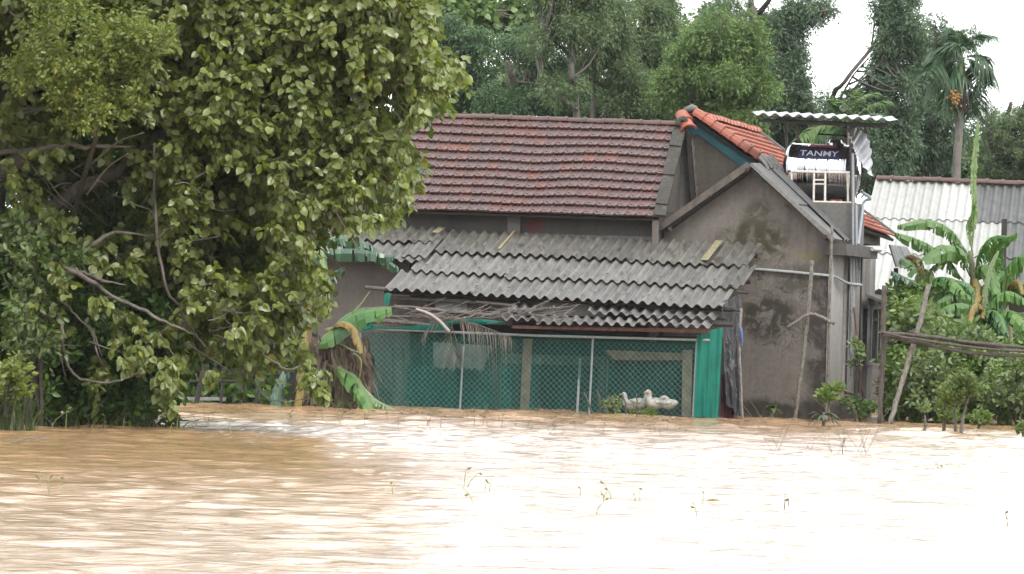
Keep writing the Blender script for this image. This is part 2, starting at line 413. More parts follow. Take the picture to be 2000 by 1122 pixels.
# right gable end of the tiled house
ga = loc(LB(1306, 300, 3.5))[0]
gz = loc(TR)[2]
vd = (TR-BR)*np.array([1, 1, 0]); q0 = S(.985, 1)-n*.06; q1 = S(.985, 0)-n*.06
q0l = q0*[1, 1, 0]+ZZ*1.5; q2 = q0+2*(q1-q0)*[1, 1, 0]
mb = MB(); mb.prism([q0l, q0, q1, q2, q2*[1, 1, 0]+ZZ*1.5], UU*.14)
mb.build("gable_end", m_wall_mid, house)
# lighter column and beam under eave
mb = MB(); A, B = LB(991, 424, 3.42), LB(1016, 424, 3.42); mb.prism([A, B, LB(1016, 462, 3.42), LB(991, 462, 3.42)], WW*.1)
MC, cc, nn = concrete("pale_cement_trim", (.27, .26, .24), (.10, .095, .085), [], .5); m_trim = MC.done(MC.bsdf(cc, .9, 0, .25, MC.bump(nn, .4, .01)))
mb.build("column", m_trim, house)
mb = MB(); mb.prism([LB(1016, 456, 3.40), LB(1275, 463, 3.40), LB(1275, 472, 3.40), LB(1016, 464, 3.40)], WW*.12); mb.build("ledge", m_trim, house)
mb = MB(); mb.tube([LB(770, 407, 3.2), LB(1285, 424, 3.2)], .05, 6); mb.build("eave_purlin", m_wood_dark, house)
mb = MB()
for px in range(790, 1280, 62): mb.box(LB(px, 409+(px-780)*.03, 3.12), UU*.05, WW*.4, ZZ*.09)
mb.build("rafter_ends", m_wood_dark, house)
# smooth wall below the left end of the lean-to roof
mb = MB(); mb.prism([LB(520, 500, 2.2), LB(800, 505, 2.2), LB(800, 830, 2.2), LB(520, 822, 2.2)], WW*1.2); mb.build("front_room_wall", m_wall_mid, house)
mb = MB(); mb.prism([LB(668, 655, 2.12), LB(696, 655, 2.12), LB(694, 700, 2.12), LB(668, 700, 2.12)], WW*.05); mb.build("shutter", m_dark, house)

# ------------------------------------------------------------------ orange-roofed house behind
oh = empty("orange_roofed_house", L(0, 7, 0), "taller house with a bright orange tile roof and a teal band on its gable", "house")
ob = 6.8
Fa, Ba = LB(1352, 226, ob), LB(1478, 262, ob+4.6)
Fe, Be = LB(1640, 428, ob), LB(1748, 466, ob+4.6)
S2, n2_ = plane_fn(Fa, Ba, Fe, Be)
# rows run down from ridge; columns along the ridge
V, F = tile_roof(S2, n2_, 17, 17, 8, None, .03, .06)
orf = mesh_obj("roof", V, F, m_otile, oh)
mb = MB(); mb.prism([S2(0, 0)-n2_*.03, S2(1, 0)-n2_*.03, S2(1, 1)-n2_*.03, S2(0, 1)-n2_*.03], -n2_*.06); mb.build("roof_underlay", m_wood_dark, orf)
V, F = ridge_caps(S2(0.0, 0)+n2_*.05, S2(0.0, 1)+n2_*.05, 16, .165, n2_, .025, 1.0); mesh_obj("verge_cap", V, F, m_oridge, orf)
V, F = ridge_caps(Fa+ZZ*.04, Ba+ZZ*.04, 19, .10, ZZ, .02, 1.0); mesh_obj("ridge_cap", V, F, m_otile, orf)
mb = MB(); mb.prism([S2(.985, 0)+n2_*.05, S2(1.012, 0)+n2_*.05, S2(1.012, 1)+n2_*.05, S2(.985, 1)+n2_*.05], n2_*.06); mb.build("rear_verge", m_trim, orf)
# left slope stub
fl = L(loc(Fa)[0]-1.1, ob, loc(Fa)[2]-.85); bl = L(loc(Fa)[0]-1.1, ob+4.6, loc(Fa)[2]-.85)
mb = MB(); mb.prism([Fa, Ba, bl, fl], -ZZ*.07); mb.build("left_slope", m_oridge, orf)
V, F = ridge_caps(Fa+ZZ*.02, LB(1336, 262, ob), 2, .15, ZZ, .03, 1.0); mesh_obj("verge_cap", V, F, m_oridge, orf)
V, F = tube([Fa+ZZ*.10-UU*.18, Fa+ZZ*.16, Fa+ZZ*.14+UU*.1], [.06, .09, .06], 7); mesh_obj("mortar_cap", V, F, m_trim, orf, True)
# gable wall: teal band above bare cement
MC, cc, nn = concrete("weathered_cement_gable", (.175, .155, .125), (.075, .07, .045), [], .6, (.25, .23, .20)); m_gab = MC.done(MC.bsdf(cc, .9, 0, .25, MC.bump(nn, .4, .01)))
m_teal = simple("faded_teal_paint", (.05, .20, .24), .75, .2, 3)
wb = ob+.12
mb = MB(); mb.prism([LB(1348, 232, wb), LB(1362, 234, wb), LB(1640, 432, wb), LB(1640, 470, wb), LB(1348, 470, wb)], WW*4.5)
mb.build("wall", m_gab, oh)
mb = MB(); mb.prism([LB(1345, 268, wb-.01), LB(1346, 236, wb-.01), LB(1362, 236, wb-.01), LB(1530, 352, wb-.01), LB(1500, 364, wb-.01), LB(1362, 262, wb-.01), LB(1350, 269, wb-.01)], -WW*.02); mb.build("teal_band", m_teal, oh)
mb = MB(); mb.prism([LB(1339, 250, wb-.25), LB(1347, 262, wb-.25), LB(1361, 395, wb-.25), LB(1349, 398, wb-.25)], WW*.2); mb.build("gutter", m_wood_dark, oh)
mb = MB()
for i in range(9):
    y = 272+i*13; x = 1350+(y-262)*.083
    mb.box(LB(x, y, wb-.27), UU*(.03+.02*(i % 2)), WW*.03, -ZZ*.145)
mb.build("gutter_clips", m_trim, oh)
# right part of its walls (under the lower eave)
ae = loc(S2(0, .93))[0]
mb = MB(); mb.lbox(ae-2.2, ae-.15, ob+.3, ob+4.4, -.5, loc(S2(0, .86))[2]-.3); mb.build("side_wall", m_trim, oh)

# ------------------------------------------------------------------ grey gable house
gh = empty("grey_gable_house", L(1.5, 3.6, 0), "small bare cement house with a steep gable, dark damp stains and pipes on its side", "house")
gb = 3.6
AC = loc(LB(1619, 640, gb))[0]
bl = [(LB(1470, 470, gb), (.9, .9, .55), (.075, .065, .035), 1.0, 1.6), (LB(1480, 420, gb), (.35, .5, .35), (.10, .095, .06), .8, 3),
      (LB(1606, 660, gb), (.40, .9, 2.0), (.075, .064, .055), 1.0, 1.1), (LB(1500, 620, gb), (.75, .9, .55), (.065, .055, .042), 1.0, 3),
      (LB(1535, 800, gb), (1.3, .9, .28), (.06, .052, .042), .95, 1.6), (LB(1340, 520, gb), (.8, .8, .5), (.08, .075, .05), .8, 3),
      (LB(1580, 500, gb), (.35, .5, .12), (.30, .27, .06), .5, 9), (LB(1555, 545, gb), (.5, .5, .35), (.075, .07, .05), .7, 7)]
MC, cc, nn = concrete("stained_cement", (.28, .25, .22), (.11, .095, .075), bl, .75, (.36, .335, .305))
vor = MC.n('ShaderNodeTexVoronoi'); vor.feature = 'DISTANCE_TO_EDGE'; vor.inputs['Scale'].default_value = 3.2
dv = MC.n('ShaderNodeVectorMath'); MC.l(MC.pos((1, 1, .7)), dv.inputs[0])
nz = MC.n('ShaderNodeTexNoise'); nz.inputs['Scale'].default_value = 2.5; MC.l(MC.pos(), nz.inputs[0]); MC.l(nz.outputs['Color'], dv.inputs[1]); MC.l(dv.outputs[0], vor.inputs['Vector'])
crk = MC.math('MULTIPLY', MC.ramp(vor.outputs['Distance'], [(0, 1), (.06, 0)]), MC.math('MULTIPLY', MC.ramp(MC.noise(1.3, 3), [(.40, 0), (.50, 1)]), MC.blob(LB(1510, 590, gb), (1.1, 1.2, 1.25))))
cc = MC.mix(MC.math('MULTIPLY', crk, .9), cc, (.05, .045, .035))
m_gwall = MC.done(MC.bsdf(cc, .88, 0, .25, MC.bump(nn, .5, .012)))
mb = MB(); mb.prism([LB(1461, 326, gb), LB(1625, 470, gb), L(AC, gb, loc(LB(1625, 470, gb))[2]-.02), L(AC, gb, -.8), LB(1296, 830, gb), LB(1296, 446, gb)], WW*.16)
mb.build("front_wall", m_gwall, gh)
MC, cc, nn = concrete("streaky_pale_plaster", (.56, .53, .50), (.22, .205, .19), [(LB(1630, 800, gb), (.5, .5, .5), (.16, .11, .08), .9, 2)], .8, (.70, .68, .66))
m_side = MC.done(MC.bsdf(cc, .88, 0, .25, MC.bump(nn, .4, .01)))
zs = loc(LB(1625, 478, gb))[2]
mb = MB(); mb.lbox(AC-.16, AC, gb+.165, 7.9, -.8, zs); mb.build("side_wall", m_side, gh)
mb = MB(); mb.lbox(AC+.003, AC+.10, 5.05, 5.75, -.8, zs); mb.lbox(AC+.003, AC+.10, 7.3, 7.9, -.8, zs); mb.lbox(AC-.03, AC+.05, gb-.04, gb+.13, -.8, zs-.02); mb.build("pilaster", m_side, gh)
# right slope: smooth sheets, torn back edge
A, B, C, D_ = LB(1462, 322, 3.3), LB(1508, 322, 5.0), LB(1628, 468, 3.3), LB(1656, 474, 5.0)
Sg, ng = plane_fn(A, B, C, D_)
groof = MB()
m_flat = mat_sheet("smooth_weathered_sheet", (.19, .19, .185), (.25, .25, .245), (.11, .11, .10))
for k, (t0, t1) in enumerate(((0, .55), (.5, 1.0))):
    V, F = corr(lambda s, t: Sg(s, t), ng, 0, .62, t0, t1, 5.2, .006, .02 if k else .045, .03 if k else .05, .01, 4); mesh_obj("roof_sheet", V, F, m_flat, gh)
    V, F = corr(lambda s, t: Sg(s, t), ng, .58, 1.02, t0, t1, 5.2, .03, .05, .07, .01, 4, 0, .03); mesh_obj("roof_sheet", V, F, m_sheet_dark, gh)
for k in range(4):
    s0 = .45+k*.17
    V, F = corr(lambda s, t: Sg(s, t), ng, s0, s0+.16, -.05-.03*(k % 2), .10, 6, .03, .12, .06, .01, 3, .02, .02); mesh_obj("torn_ridge_sheet", V, F, m_sheet_dark, gh)
mb = MB(); mb.prism([LB(1463, 322, 3.22), LB(1470, 320, 3.22), LB(1632, 466, 3.22), LB(1624, 472, 3.22)], WW*.05); mb.build("barge_board", simple("pale_barge_timber", (.30, .29, .27), .8, .25, 12), gh)
mb = MB(); mb.prism([LB(1284, 440, 3.2), LB(1458, 317, 3.2), LB(1466, 328, 3.2), LB(1290, 451, 3.2)], WW*.06); mb.build("barge_board", m_wood, gh)
mb = MB(); mb.prism([LB(1290, 452, 3.3), LB(1462, 331, 3.3), LB(1461, 337, 3.3), LB(1300, 452, 3.3)], WW*.3); mb.build("soffit", m_wood_dark, gh)
# left slope going back
Al = L(loc(A)[0], 3.3, loc(A)[2]); Bl = LB(1290, 446, 3.3)
mb = MB(); mb.prism([A, Al+WW*1.7, Bl+WW*1.7, Bl], -ZZ*.05); mb.build("left_roof_slope", m_sheet_dark, gh)
mb = MB()
for (x, y, r_) in ((1290, 446, .05), (1309, 447, .05), (1386, 384, .03), (1534, 401, .03), (1459, 332, .045), (1611, 463, .05)):
    mb.tube([LB(x, y, 3.12), LB(x, y, 3.6)], r_, 7)
mb.build("purlin_ends", m_wood_dark, gh)
# flat slab over the side passage
zt = loc(LB(1632, 476, 3.5))[2]
mb = MB(); mb.lbox(AC-.12, AC+.36, 3.45, 6.75, zt-.24, zt); mb.build("slab", simple("sooty_slab_cement", (.13, .12, .11), .9, .4, 3), gh)
mb = MB(); p = LA(1704, 487, AC+.40); mb.tube([p, p+WW*.85], .045, 8); mb.build("overflow_pipe", simple("white_pipe_end", (.75, .76, .75), .4, .1), gh)
# block carrying the water tank
zk = loc(LB(1640, 396, 5.2))[2]
ak0, ak1 = loc(LB(1512, 440, 5.2))[0], loc(LB(1674, 440, 5.2))[0]
mb = MB(); mb.lbox(ak0, ak1-.04, 5.2, 6.15, zt+.004, zk-.004); mb.build("tank_block", m_trim, gh)
mb = MB(); mb.lbox(ak0, AC-.164, 5.2, 7.4, -.5, zt-.25); mb.build("inner_room", m_trim, gh)
# window on the side wall
win = MB()
wa = AC+.105
wb0, wb1 = loc(LA(1694, 650, wa))[1], loc(LA(1716, 650, wa))[1]
wz0, wz1 = loc(LA(1705, 708, wa))[2], loc(LA(1705, 604, wa))[2]
win.lbox(AC+.01, wa, wb0, wb1, wz0, wz1)
wn = win.build("window", m_dark, gh)
f = MB(); m_frame = simple("old_grey_frame_paint", (.52, .50, .48), .7, .25, 9)
for (b0, b1) in ((wb0-.05, wb0+.02), (wb0+.22, wb0+.29), (wb1-.34, wb1-.27), (wb1-.02, wb1+.06)): f.lbox(wa+.003, wa+.05, b0, b1, wz0, wz1)
f.lbox(wa+.005, wa+.045, wb0-.1, wb1+.1, wz0-.06, wz0-.002); f.lbox(wa+.005, wa+.045, wb0-.1, wb1+.1, wz1+.002, wz1+.07)
f.build("window_frame", m_frame, wn)
mb = MB(); z1 = wz1+.12
mb.prism([L(AC+.11, wb0-.35, z1+.14), L(AC+.5, wb0-.35, z1), L(AC+.5, wb1+.35, z1), L(AC+.11, wb1+.35, z1+.14)], ZZ*.06); mb.build("window_awning", m_trim, gh)
# pipes
mb = MB(); mb.tube(smooth_path([LB(1466, 525, gb-.05), LB(1540, 531, gb-.05), LB(1612, 538, gb-.05), LA(1632, 541, AC+.06), LA(1655, 553, AC+.14), LA(1682, 557, AC+.16)], 4), .028, 6); mb.build("cross_pipe", m_pvc_w, gh)
pipes = [((1661, 500), (1664, 735)), ((1667, 498), (1661, 690)), ((1672, 500), (1673, 560)), ((1678, 498), (1678, 555)), ((1662, 260), (1662, 480)), ((1668, 270), (1668, 480))]
for i, ((x0, y0), (x1, y1)) in enumerate(pipes[:4]):
    mb = MB(); mb.tube([LA(x0, y0, AC+.14+.01*i), LA(lerp(x0, x1, .5)+(i % 2), (y0+y1)/2, AC+.15), LA(x1, y1, AC+.14)], .022, 6); mb.build("pipe", m_pvc, gh)
mb = MB(); mb.tube([LA(1659, 505, AC+.10), LA(1651, 790, AC+.1)], .02, 5); mb.build("cable", m_wood_dark, gh)
mb = MB(); mb.tube([LA(1683, 505, AC+.11), LA(1676, 770, AC+.11)], .022, 5); mb.build("cable", m_wood_dark, gh)
mb = MB(); mb.tube(smooth_path([LA(1628, 757, AC+.12), LA(1650, 764, AC+.14), LA(1676, 771, AC+.14)], 3), .03, 7); mb.build("drain_pipe", m_pvc, gh)
m_hose = simple("pink_hose_rubber", (.62, .30, .27), .5, .15, 15)
for pts in ([(1668, 600), (1676, 680), (1682, 740), (1684, 765), (1694, 788), (1704, 793)], [(1650, 772), (1664, 778), (1676, 794), (1698, 799)]):
    mb = MB(); mb.tube(smooth_path([LA(x, y, AC+.2) for x, y in pts], 4), .022, 6); h = mb.build("hose", m_hose); tag(h, "pink hose looping down from the pipes on the pale side wall to the water" if pts[0][1] == 600 else "short pink hose curving out of the grey drain pipe near the waterline", "hose", "pink hoses by the side wall")

# small dark corrugated awning behind the slab
aw = empty("dark_awning", LA(1750, 500, AC+.6), "small dark corrugated roof tucked between the slab end and the white sheet roof", "awning")
Q = [LB(1736, 478, 8.2), LB(1768, 484, 10.2), LB(1748, 520, 7.6), LB(1800, 532, 9.6)]
Sw, nw = plane_fn(*Q)
for k in range(2):
    V, F = corr(Sw, nw, k*.5, k*.5+.5, 0, 1, 6, .03, k*.01, k*.01, .01, 4); mesh_obj("roof_sheet", V, F, m_sheet_dark, aw)
mb = MB(); mb.tube([LB(1750, 524, 8), LB(1752, 800, 8)], .05, 6); mb.build("post", m_wood_dark, aw)
mb = MB(); mb.tube([LB(1796, 534, 9.6), LB(1796, 800, 9.6)], .05, 6); mb.build("post", m_wood_dark, aw)

# ------------------------------------------------------------------ white-roofed house at right
wh = empty("white_roofed_house", P(1850, 800, 132), "house at right under a pale corrugated sheet roof with brown ridge caps", "house")
def Pv(px, py, D): return P(px, py, D)
wTL, wTR = Pv(1712, 352, 132), Pv(2240, 372, 131)
wBL, wBR = Pv(1664, 560, 128.6), Pv(2240, 580, 127.6)
Sw, nw = plane_fn(wTL, wTR, wBL, wBR)
ncol = 8
for r_ in range(3):
    t0, t1 = r_/3*.99, (r_+1)/3*.99+.035
    for c in range(ncol):
        sh = m_sheet_white
        x0 = c/ncol
        if (r_ == 0 and c in (3, 4)) or (r_ >= 1 and c in (4,)) or c == 6: sh = m_sheet_dark
        per = 34*.92
        ph = 0
        V, F = corr(Sw, nw, x0-.003, x0+1/ncol+.003, t0, t1, per, .03, .0, .035, .01, 4, 0, .006); mesh_obj("roof_sheet", V, F, sh, wh)
V, F = ridge_caps(wTL+ZZ*.03, wTR+ZZ*.03, 17, .12, ZZ, .02); mesh_obj("ridge_cap", V, F, m_ridge, wh)
mb = MB(); c0 = Pv(1690, 560, 129.5); c1 = Pv(2240, 575, 128.6)
mb.prism([c0, c1, c1*[1, 1, 0]-ZZ*.5, c0*[1, 1, 0]-ZZ*.5], [0, 6, 0]); mb.build("wall", m_wall_mid, wh)
V2 = [Sw(0, 0), Sw(1, 0), Sw(1, 0)+np.array([0, 3.4, -1.6]), Sw(0, 0)+np.array([0, 3.4, -1.6])]
mb = MB(); mb.prism(V2, -ZZ*.06); mb.build("rear_slope", m_sheet_dark, wh)
mb = MB(); mb.prism([Pv(1957, 428, 126), Pv(1967, 428, 126), Pv(1964, 560, 126), Pv(1954, 560, 126)], [0, .12, 0]); mb.tube([Pv(1959, 540, 126.05), Pv(1958, 800, 126.05)], .05, 6)
tag(mb.build("dark_post", m_wood_dark), "short dark square post standing up in front of the white corrugated roof", "post")

mb = MB(); mb.prism([LB(1318, 300, 6.86), LB(1346, 262, 6.86), LB(1347, 425, 6.86), LB(1292, 425, 6.86)], WW*.2); mb.build("infill_wall", m_trim, oh)
# ------------------------------------------------------------------ lean-to shed roof
lt = empty("lean_to_shed", L(-2.5, 1.5, 0), "low lean-to under overlapping rows of grey corrugated sheets, built against the tiled and gable houses", "shed")
TLb, TRb = LB(850, 455, 3.38), LB(1488, 483, 3.38)
BLb, BRb = LB(757, 571, .35), LB(1408, 607, .35)
# extend to the left by 25 %
eT, eB = TRb-TLb, BRb-BLb
XL = .33
S3, n3 = plane_fn(TLb-eT*XL, TRb, BLb-eB*XL-UU*.0, BRb)
s_of = lambda x: (x+XL)/(1+XL)
PER = 31*(1+XL)
def sheetrow(sa, sb, n, t0, t1, lift, mat, name="roof_sheet", skip=(), par=lt, jit=.012, f=None):
    for k in range(n):
        if k in skip: continue
        a = lerp(sa, sb, k/n); b = lerp(sa, sb, (k+1)/n)
        # snap to whole ribs so that neighbours share a valley
        a = round(a*PER)/PER; b = (round(b*PER)+.25)/PER
        V, F = corr(S3, n3, a, b, t0, t1+rnd.uniform(-.008, .008), PER, .040, .015+lift, .06+lift, .010, 5, -.015, jit, 0, rnd.uniform(-.02, .02))
        mesh_obj(name, V, F, mat, par)
# bottom row, middle row, top row
sheetrow(s_of(0.0), 1.0, 8, .66, 1.0, 0, m_sheet)
sheetrow(s_of(.03), s_of(.995), 7, .325, .70, .02, m_sheet)
sheetrow(s_of(.02), s_of(.985), 8, 0.0, .375, .05, m_sheet_up, skip=())
# left wing, higher and shorter
sheetrow(s_of(-.33), s_of(.03), 4, .22, .56, .06, m_sheet)
sheetrow(s_of(-.33), s_of(.02), 4, 0.0, .27, .09, m_sheet_up)
V, F = corr(S3, n3, s_of(-.03), s_of(.05), .12, .50, PER, .036, .12, .14, .010, 4); mesh_obj("roof_sheet", V, F, m_sheet, lt)
# broken pale strips and slipped piece
m_yel = simple("lichen_yellow_cement", (.34, .30, .18), .9, .3, 12)
for (sx, t0, t1, w_) in ((.865, .02, .36, .020), (.245, .0, .34, .006), (.012, .0, .12, .02)):
    mb = MB(); mb.prism([S3(s_of(sx), t0)+n3*.13, S3(s_of(sx+w_), t0)+n3*.12, S3(s_of(sx+w_*.9), t1)+n3*.16, S3(s_of(sx-.004), t1)+n3*.16], n3*.012)
    mb.build("cover_strip", m_yel, lt)
V, F = corr(S3, n3, s_of(.965), s_of(1.03), .36, .70, PER, .05, .07, .10, .01, 4, .02); mesh_obj("edge_sheet", V, F, m_sheet_up, lt)
# blue-capped screws
m_screw = simple("blue_screw_cap", (.03, .22, .30), .5, .2)
for (t, s_list, lf) in ((.055, (.06, .30, .56, .69, .80, .95), .14), (.30, (.03, .10, .19, .30, .41, .52, .63, .77, .88, .97), .15), (.62, (.06, .22, .33, .45, .62, .76, .87, .95), .12), (.90, (.13, .26, .37, .50, .60, .70, .77, .83), .10)):
    for s in s_list:
        c = S3(s_of(round(s*31)/31), t)+n3*lf; mb = MB(); mb.box(c-UU*.03-WW*.012, UU*.06, WW*.03, ZZ*.02); mb.build("screw_cap", m_screw, lt)
# lower awning row: short sheets over the fence
aT0, aT1 = LB(985, 596, .75), LB(1408, 614, .75)
aB0, aB1 = LB(985, 629, -.42), LB(1388, 641, -.42)
S4, n4 = plane_fn(aT0, aT1, aB0, aB1)
for k in range(5):
    a, b = k/5, (k+1)/5+.01
    if k not in (1,):
        V, F = corr(S4, n4, a+(.02 if k == 0 else 0), b-(.06 if k == 0 else 0), -.1, .62, 19.5, .042, .04, .09, .01, 4, 0, .05, .1); mesh_obj("awning_sheet", V, F, m_sheet, lt)
for k in range(6):
    a, b = k/6-.012, (k+1)/6
    V, F = corr(S4, n4, a, b, .55, 1.0, 19.5, .042, .0, .03, .01, 3, 0, .03, .3); mesh_obj("awning_sheet", V, F, m_sheet, lt)
mb = MB(); mb.prism([LB(1000, 636, -.28), LB(1385, 643, -.28), LB(1385, 651, -.28), LB(1000, 642, -.28)], WW*.06); mb.build("eave_board", m_wood_red, lt)
# timbers
mb = MB(); mb.tube([S3(s_of(-.02), .93)-n3*.08, S3(1.02, .93)-n3*.06], .055, 6); mb.tube([S3(s_of(.02), .5)-n3*.08, S3(1.02, .5)-n3*.06], .05, 6); mb.tube([S3(s_of(.02), .1)-n3*.08, S3(1.0, .1)-n3*.06], .05, 6); mb.build("purlins", m_wood_dark, lt)
mb = MB(); mb.tube([LB(714, 562, .5), LB(772, 567, .5)], .042, 7); mb.build("purlin_end", m_wood, lt)
mb = MB(); mb.tube([LB(930, 590, .45), LB(1010, 598, .45)], .03, 6); mb.tube([LB(770, 583, .6), LB(935, 592, .55)], .03, 6); mb.build("batten", m_wood, lt)
for (x, y, xe, ye, b) in ((1380, 633, 1432, 635, .1), (1400, 622, 1418, 624, .5), (1440, 571, 1462, 573, .3), (1398, 603, 1445, 607, .6)):
    mb = MB(); mb.tube([LB(x, y, b), LB(xe, ye, b)], .045 if y > 630 else .03, 7); mb.build("rafter_end", m_wood_dark, lt)
# light panels hanging in the gap under the main eave
m_panel = simple("pale_plastic_panel", (.33, .35, .34), .6, .2, 5)
mb = MB(); mb.prism([LB(850, 583, .7), LB(912, 586, .7), LB(912, 610, .7), LB(850, 608, .7)], WW*.02); mb.build("light_panel", m_panel, lt)
mb = MB(); mb.prism([LB(762, 578, .8), LB(1000, 590, .8), LB(1000, 635, .8), LB(762, 630, .8)], WW*.03); mb.build("back_boards", m_wood, lt)
mb = MB(); mb.prism([LB(1000, 612, .85), LB(1180, 620, .85), LB(1180, 590, .85), LB(1000, 585, .85)], WW*.02); mb.build("light_panel", m_panel, lt)
# inside of the shed behind the netting
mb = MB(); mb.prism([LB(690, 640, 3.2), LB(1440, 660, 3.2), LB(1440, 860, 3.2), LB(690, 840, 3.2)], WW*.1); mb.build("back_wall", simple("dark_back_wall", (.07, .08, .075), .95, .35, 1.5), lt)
m_post_c = simple("mossy_concrete_post", (.17, .185, .13), .9, .35, 5)
mb = MB(); mb.prism([LB(1022, 662, .01), LB(1040, 662, .01), LB(1031, 830, .01), LB(1014, 830, .01)], WW*.035); mb.build("post", m_post_c, lt)
mb = MB(); mb.prism([LB(1333, 684, .01), LB(1352, 684, .01), LB(1350, 835, .01), LB(1331, 835, .01)], WW*.05); mb.build("post", m_post_c, lt)
mb = MB(); mb.prism([LB(1180, 684, .10), LB(1332, 690, .10), LB(1332, 704, .10), LB(1200, 704, .10)], WW*.03); mb.build("lintel", m_post_c, lt)
mb = MB(); mb.prism([LB(968, 690, 1.2), LB(1180, 697, 1.2), LB(1180, 716, 1.2), LB(968, 709, 1.2)], WW*.1); mb.build("lintel", m_post_c, lt)
mb = MB(); mb.prism([LB(962, 700, 1.0), LB(978, 700, 1.0), LB(974, 830, 1.0), LB(960, 830, 1.0)], WW*.1); mb.build("post", m_wood, lt)
mb = MB(); mb.prism([LB(1168, 700, 1.0), LB(1186, 700, 1.0), LB(1182, 830, 1.0), LB(1166, 830, 1.0)], WW*.1); mb.build("post", m_wood, lt)
mb = MB(); mb.tube([LB(1133, 700, .3), LB(1126, 830, .3)], .025, 6); mb.build("thin_post", m_pvc_w, lt)
mb = MB(); mb.prism([LB(765, 680, 1.4), LB(786, 680, 1.4), LB(790, 830, 1.4), LB(768, 830, 1.4)], WW*.1); mb.build("post", m_wood, lt)
# hanging pale sheet inside
def cloth(p00, p10, p01, p11, nu, nv, amp, folds, mat, name, parent=None, seed=1, th=None, ragged=0):
    g = np.random.default_rng(seed); ph = g.uniform(0, 6, 4); V = []; F = []
    p00, p10, p01, p11 = map(np.asarray, (p00, p10, p01, p11)); nn_ = np.cross(p10-p00, p01-p00); nn_ /= np.linalg.norm(nn_)
    for j in range(nv+1):
        for i in range(nu+1):
            u, v = i/nu, j/nv
            p = lerp(lerp(p00, p10, u), lerp(p01, p11, u), v)
            d = amp*(math.sin(u*folds*6.28+ph[0]+v*1.2)+.5*math.sin(u*folds*13+ph[1]-v*2)+.35*math.sin(v*7+ph[2]+u*5))*(.35+.65*v)
            q = p+nn_*d
            if ragged and j == nv: q = q-ZZ*g.uniform(0, ragged)
            V.append(q)
    for j in range(nv):
        for i in range(nu): a = j*(nu+1)+i; F.append((a, a+1, a+nu+2, a+nu+1))
    return mesh_obj(name, np.array(V), F, mat, parent, True)
tag(cloth(LB(846, 668, .9), LB(962, 676, .9), LB(846, 713, .9), LB(945, 717, .9), 30, 6, .02, 4, simple("milky_plastic", (.34, .37, .34), .5, .3, 5), "plastic_sheet", None, 4, None, .1), "milky plastic sheet hanging behind the wire at the left part of the duck pen", "plastic sheet")
# dull jade netting inside on the back
m_net_in = netmat("jade_netting_inner", (.015, .24, .20), .8)
tag(cloth(LB(795, 712, 1.6), LB(1000, 722, 1.6), LB(795, 840, 1.6), LB(1000, 850, 1.6), 40, 8, .03, 5, m_net_in, "inner_netting", None, 5), "dark green shade cloth panel hung inside the pen behind the milky sheet", "netting")

# ------------------------------------------------------------------ chain-link fence with green netting
cf = empty("chain_link_fence", L(-3.4, 0, 0), "chain-link fence with pale rail standing in the water along the front of the pen", "fence")
fa0, fa1 = loc(LB(702, 650, 0))[0], loc(LB(1362, 667, 0))[0]
zt0, zt1 = loc(LB(702, 640, 0))[2], loc(LB(1362, 668, 0))[2]
mb = MB(); mb.tube([LB(702, 642, -.03), LB(1050, 656, -.03), LB(1386, 665, -.03)], .026, 7)
mb.build("top_rail", m_pvc_w, cf)
for (x, y) in ((905, 676), (1158, 662), (1361, 668), (704, 650)):
    x2 = x-9+(x < 800)*9; mb = MB(); mb.tube([LB(x, y, -.04), LB(x2, 840, -.04)], .022, 7); mb.build("post", m_pvc, cf)
wm = MB(); pitch = .118; hgt = 1.75; nW = int((fa1-fa0+hgt)/pitch)+1
m_wire = simple("dull_wire", (.20, .27, .25), .6, .2, 10)
for k in range(nW):
    for sgn in (1, -1):
        if sgn > 0: a_s = fa0-hgt+k*pitch; pts = [(a_s, -.15), (a_s+hgt, hgt-.15)]
        else: a_s = fa0+k*pitch; pts = [(a_s, -.15), (a_s-hgt, hgt-.15)]
        # clip to the panel
        (xa, za), (xb, zb) = pts; out = []
        for q in range(16):
            f = q/15; x, z = lerp(xa, xb, f), lerp(za, zb, f); top = lerp(zt0, zt1, (x-fa0)/(fa1-fa0))
            if fa0 <= x <= fa1 and z <= top: out.append(L(x, -.01+(.006 if sgn > 0 else -.006)+.03*math.sin(x*1.7)*math.sin(z*2), z))
        if len(out) > 1: wm.tube(out,   .0024, 3, False)
wm.build("wire_mesh", m_wire, cf)
m_net = netmat("green_shade_netting", (.008, .29, .225), .52)
m_net2 = netmat("bright_green_netting", (.015, .42, .31), .93)
def netpanel(pts, b, name, mat, seed, nu, lab, dpt=.03):
    return tag(cloth(pts[0], pts[1], pts[2], pts[3], nu, 8, dpt, nu/9, mat, name, None, seed), *lab)
netpanel([LB(704, 648, .06), LB(1056, 658, .06), LB(700, 835, .06), LB(1050, 840, .06)], 0, "green_netting", m_net, 8, 60, ("left stretch of green shade netting lining the wire of the duck pen", "netting"))
netpanel([LB(1058, 650, .10), LB(1362, 664, .10), LB(1051, 840, .50), LB(1356, 842, .50)], 0, "green_netting", m_net, 9, 60, ("right stretch of green shade netting behind the wire where the ducks sit", "netting"))
netpanel([LB(1362, 650, -.08), LB(1412, 640, .05), LB(1354, 842, -.08), LB(1401, 842, .05)], 0, "green_netting_curtain", m_net2, 12, 24, ("bright jade netting curtain closing the right end of the pen", "netting"), .035)
netpanel([LB(1357, 672, .3), LB(1386, 672, .3), LB(1352, 842, .3), LB(1380, 842, .3)], 0, "green_netting_curtain", m_net2, 13, 18, ("narrow inner fold of green netting beside the last pen post", "netting"), .02)
mb = MB(); p0 = smooth_path([LB(735, 640, -.1), LB(800, 636, -.12), LB(870, 629, -.12), LB(985, 628, -.12)], 5)
for i in range(len(p0)-1): pass
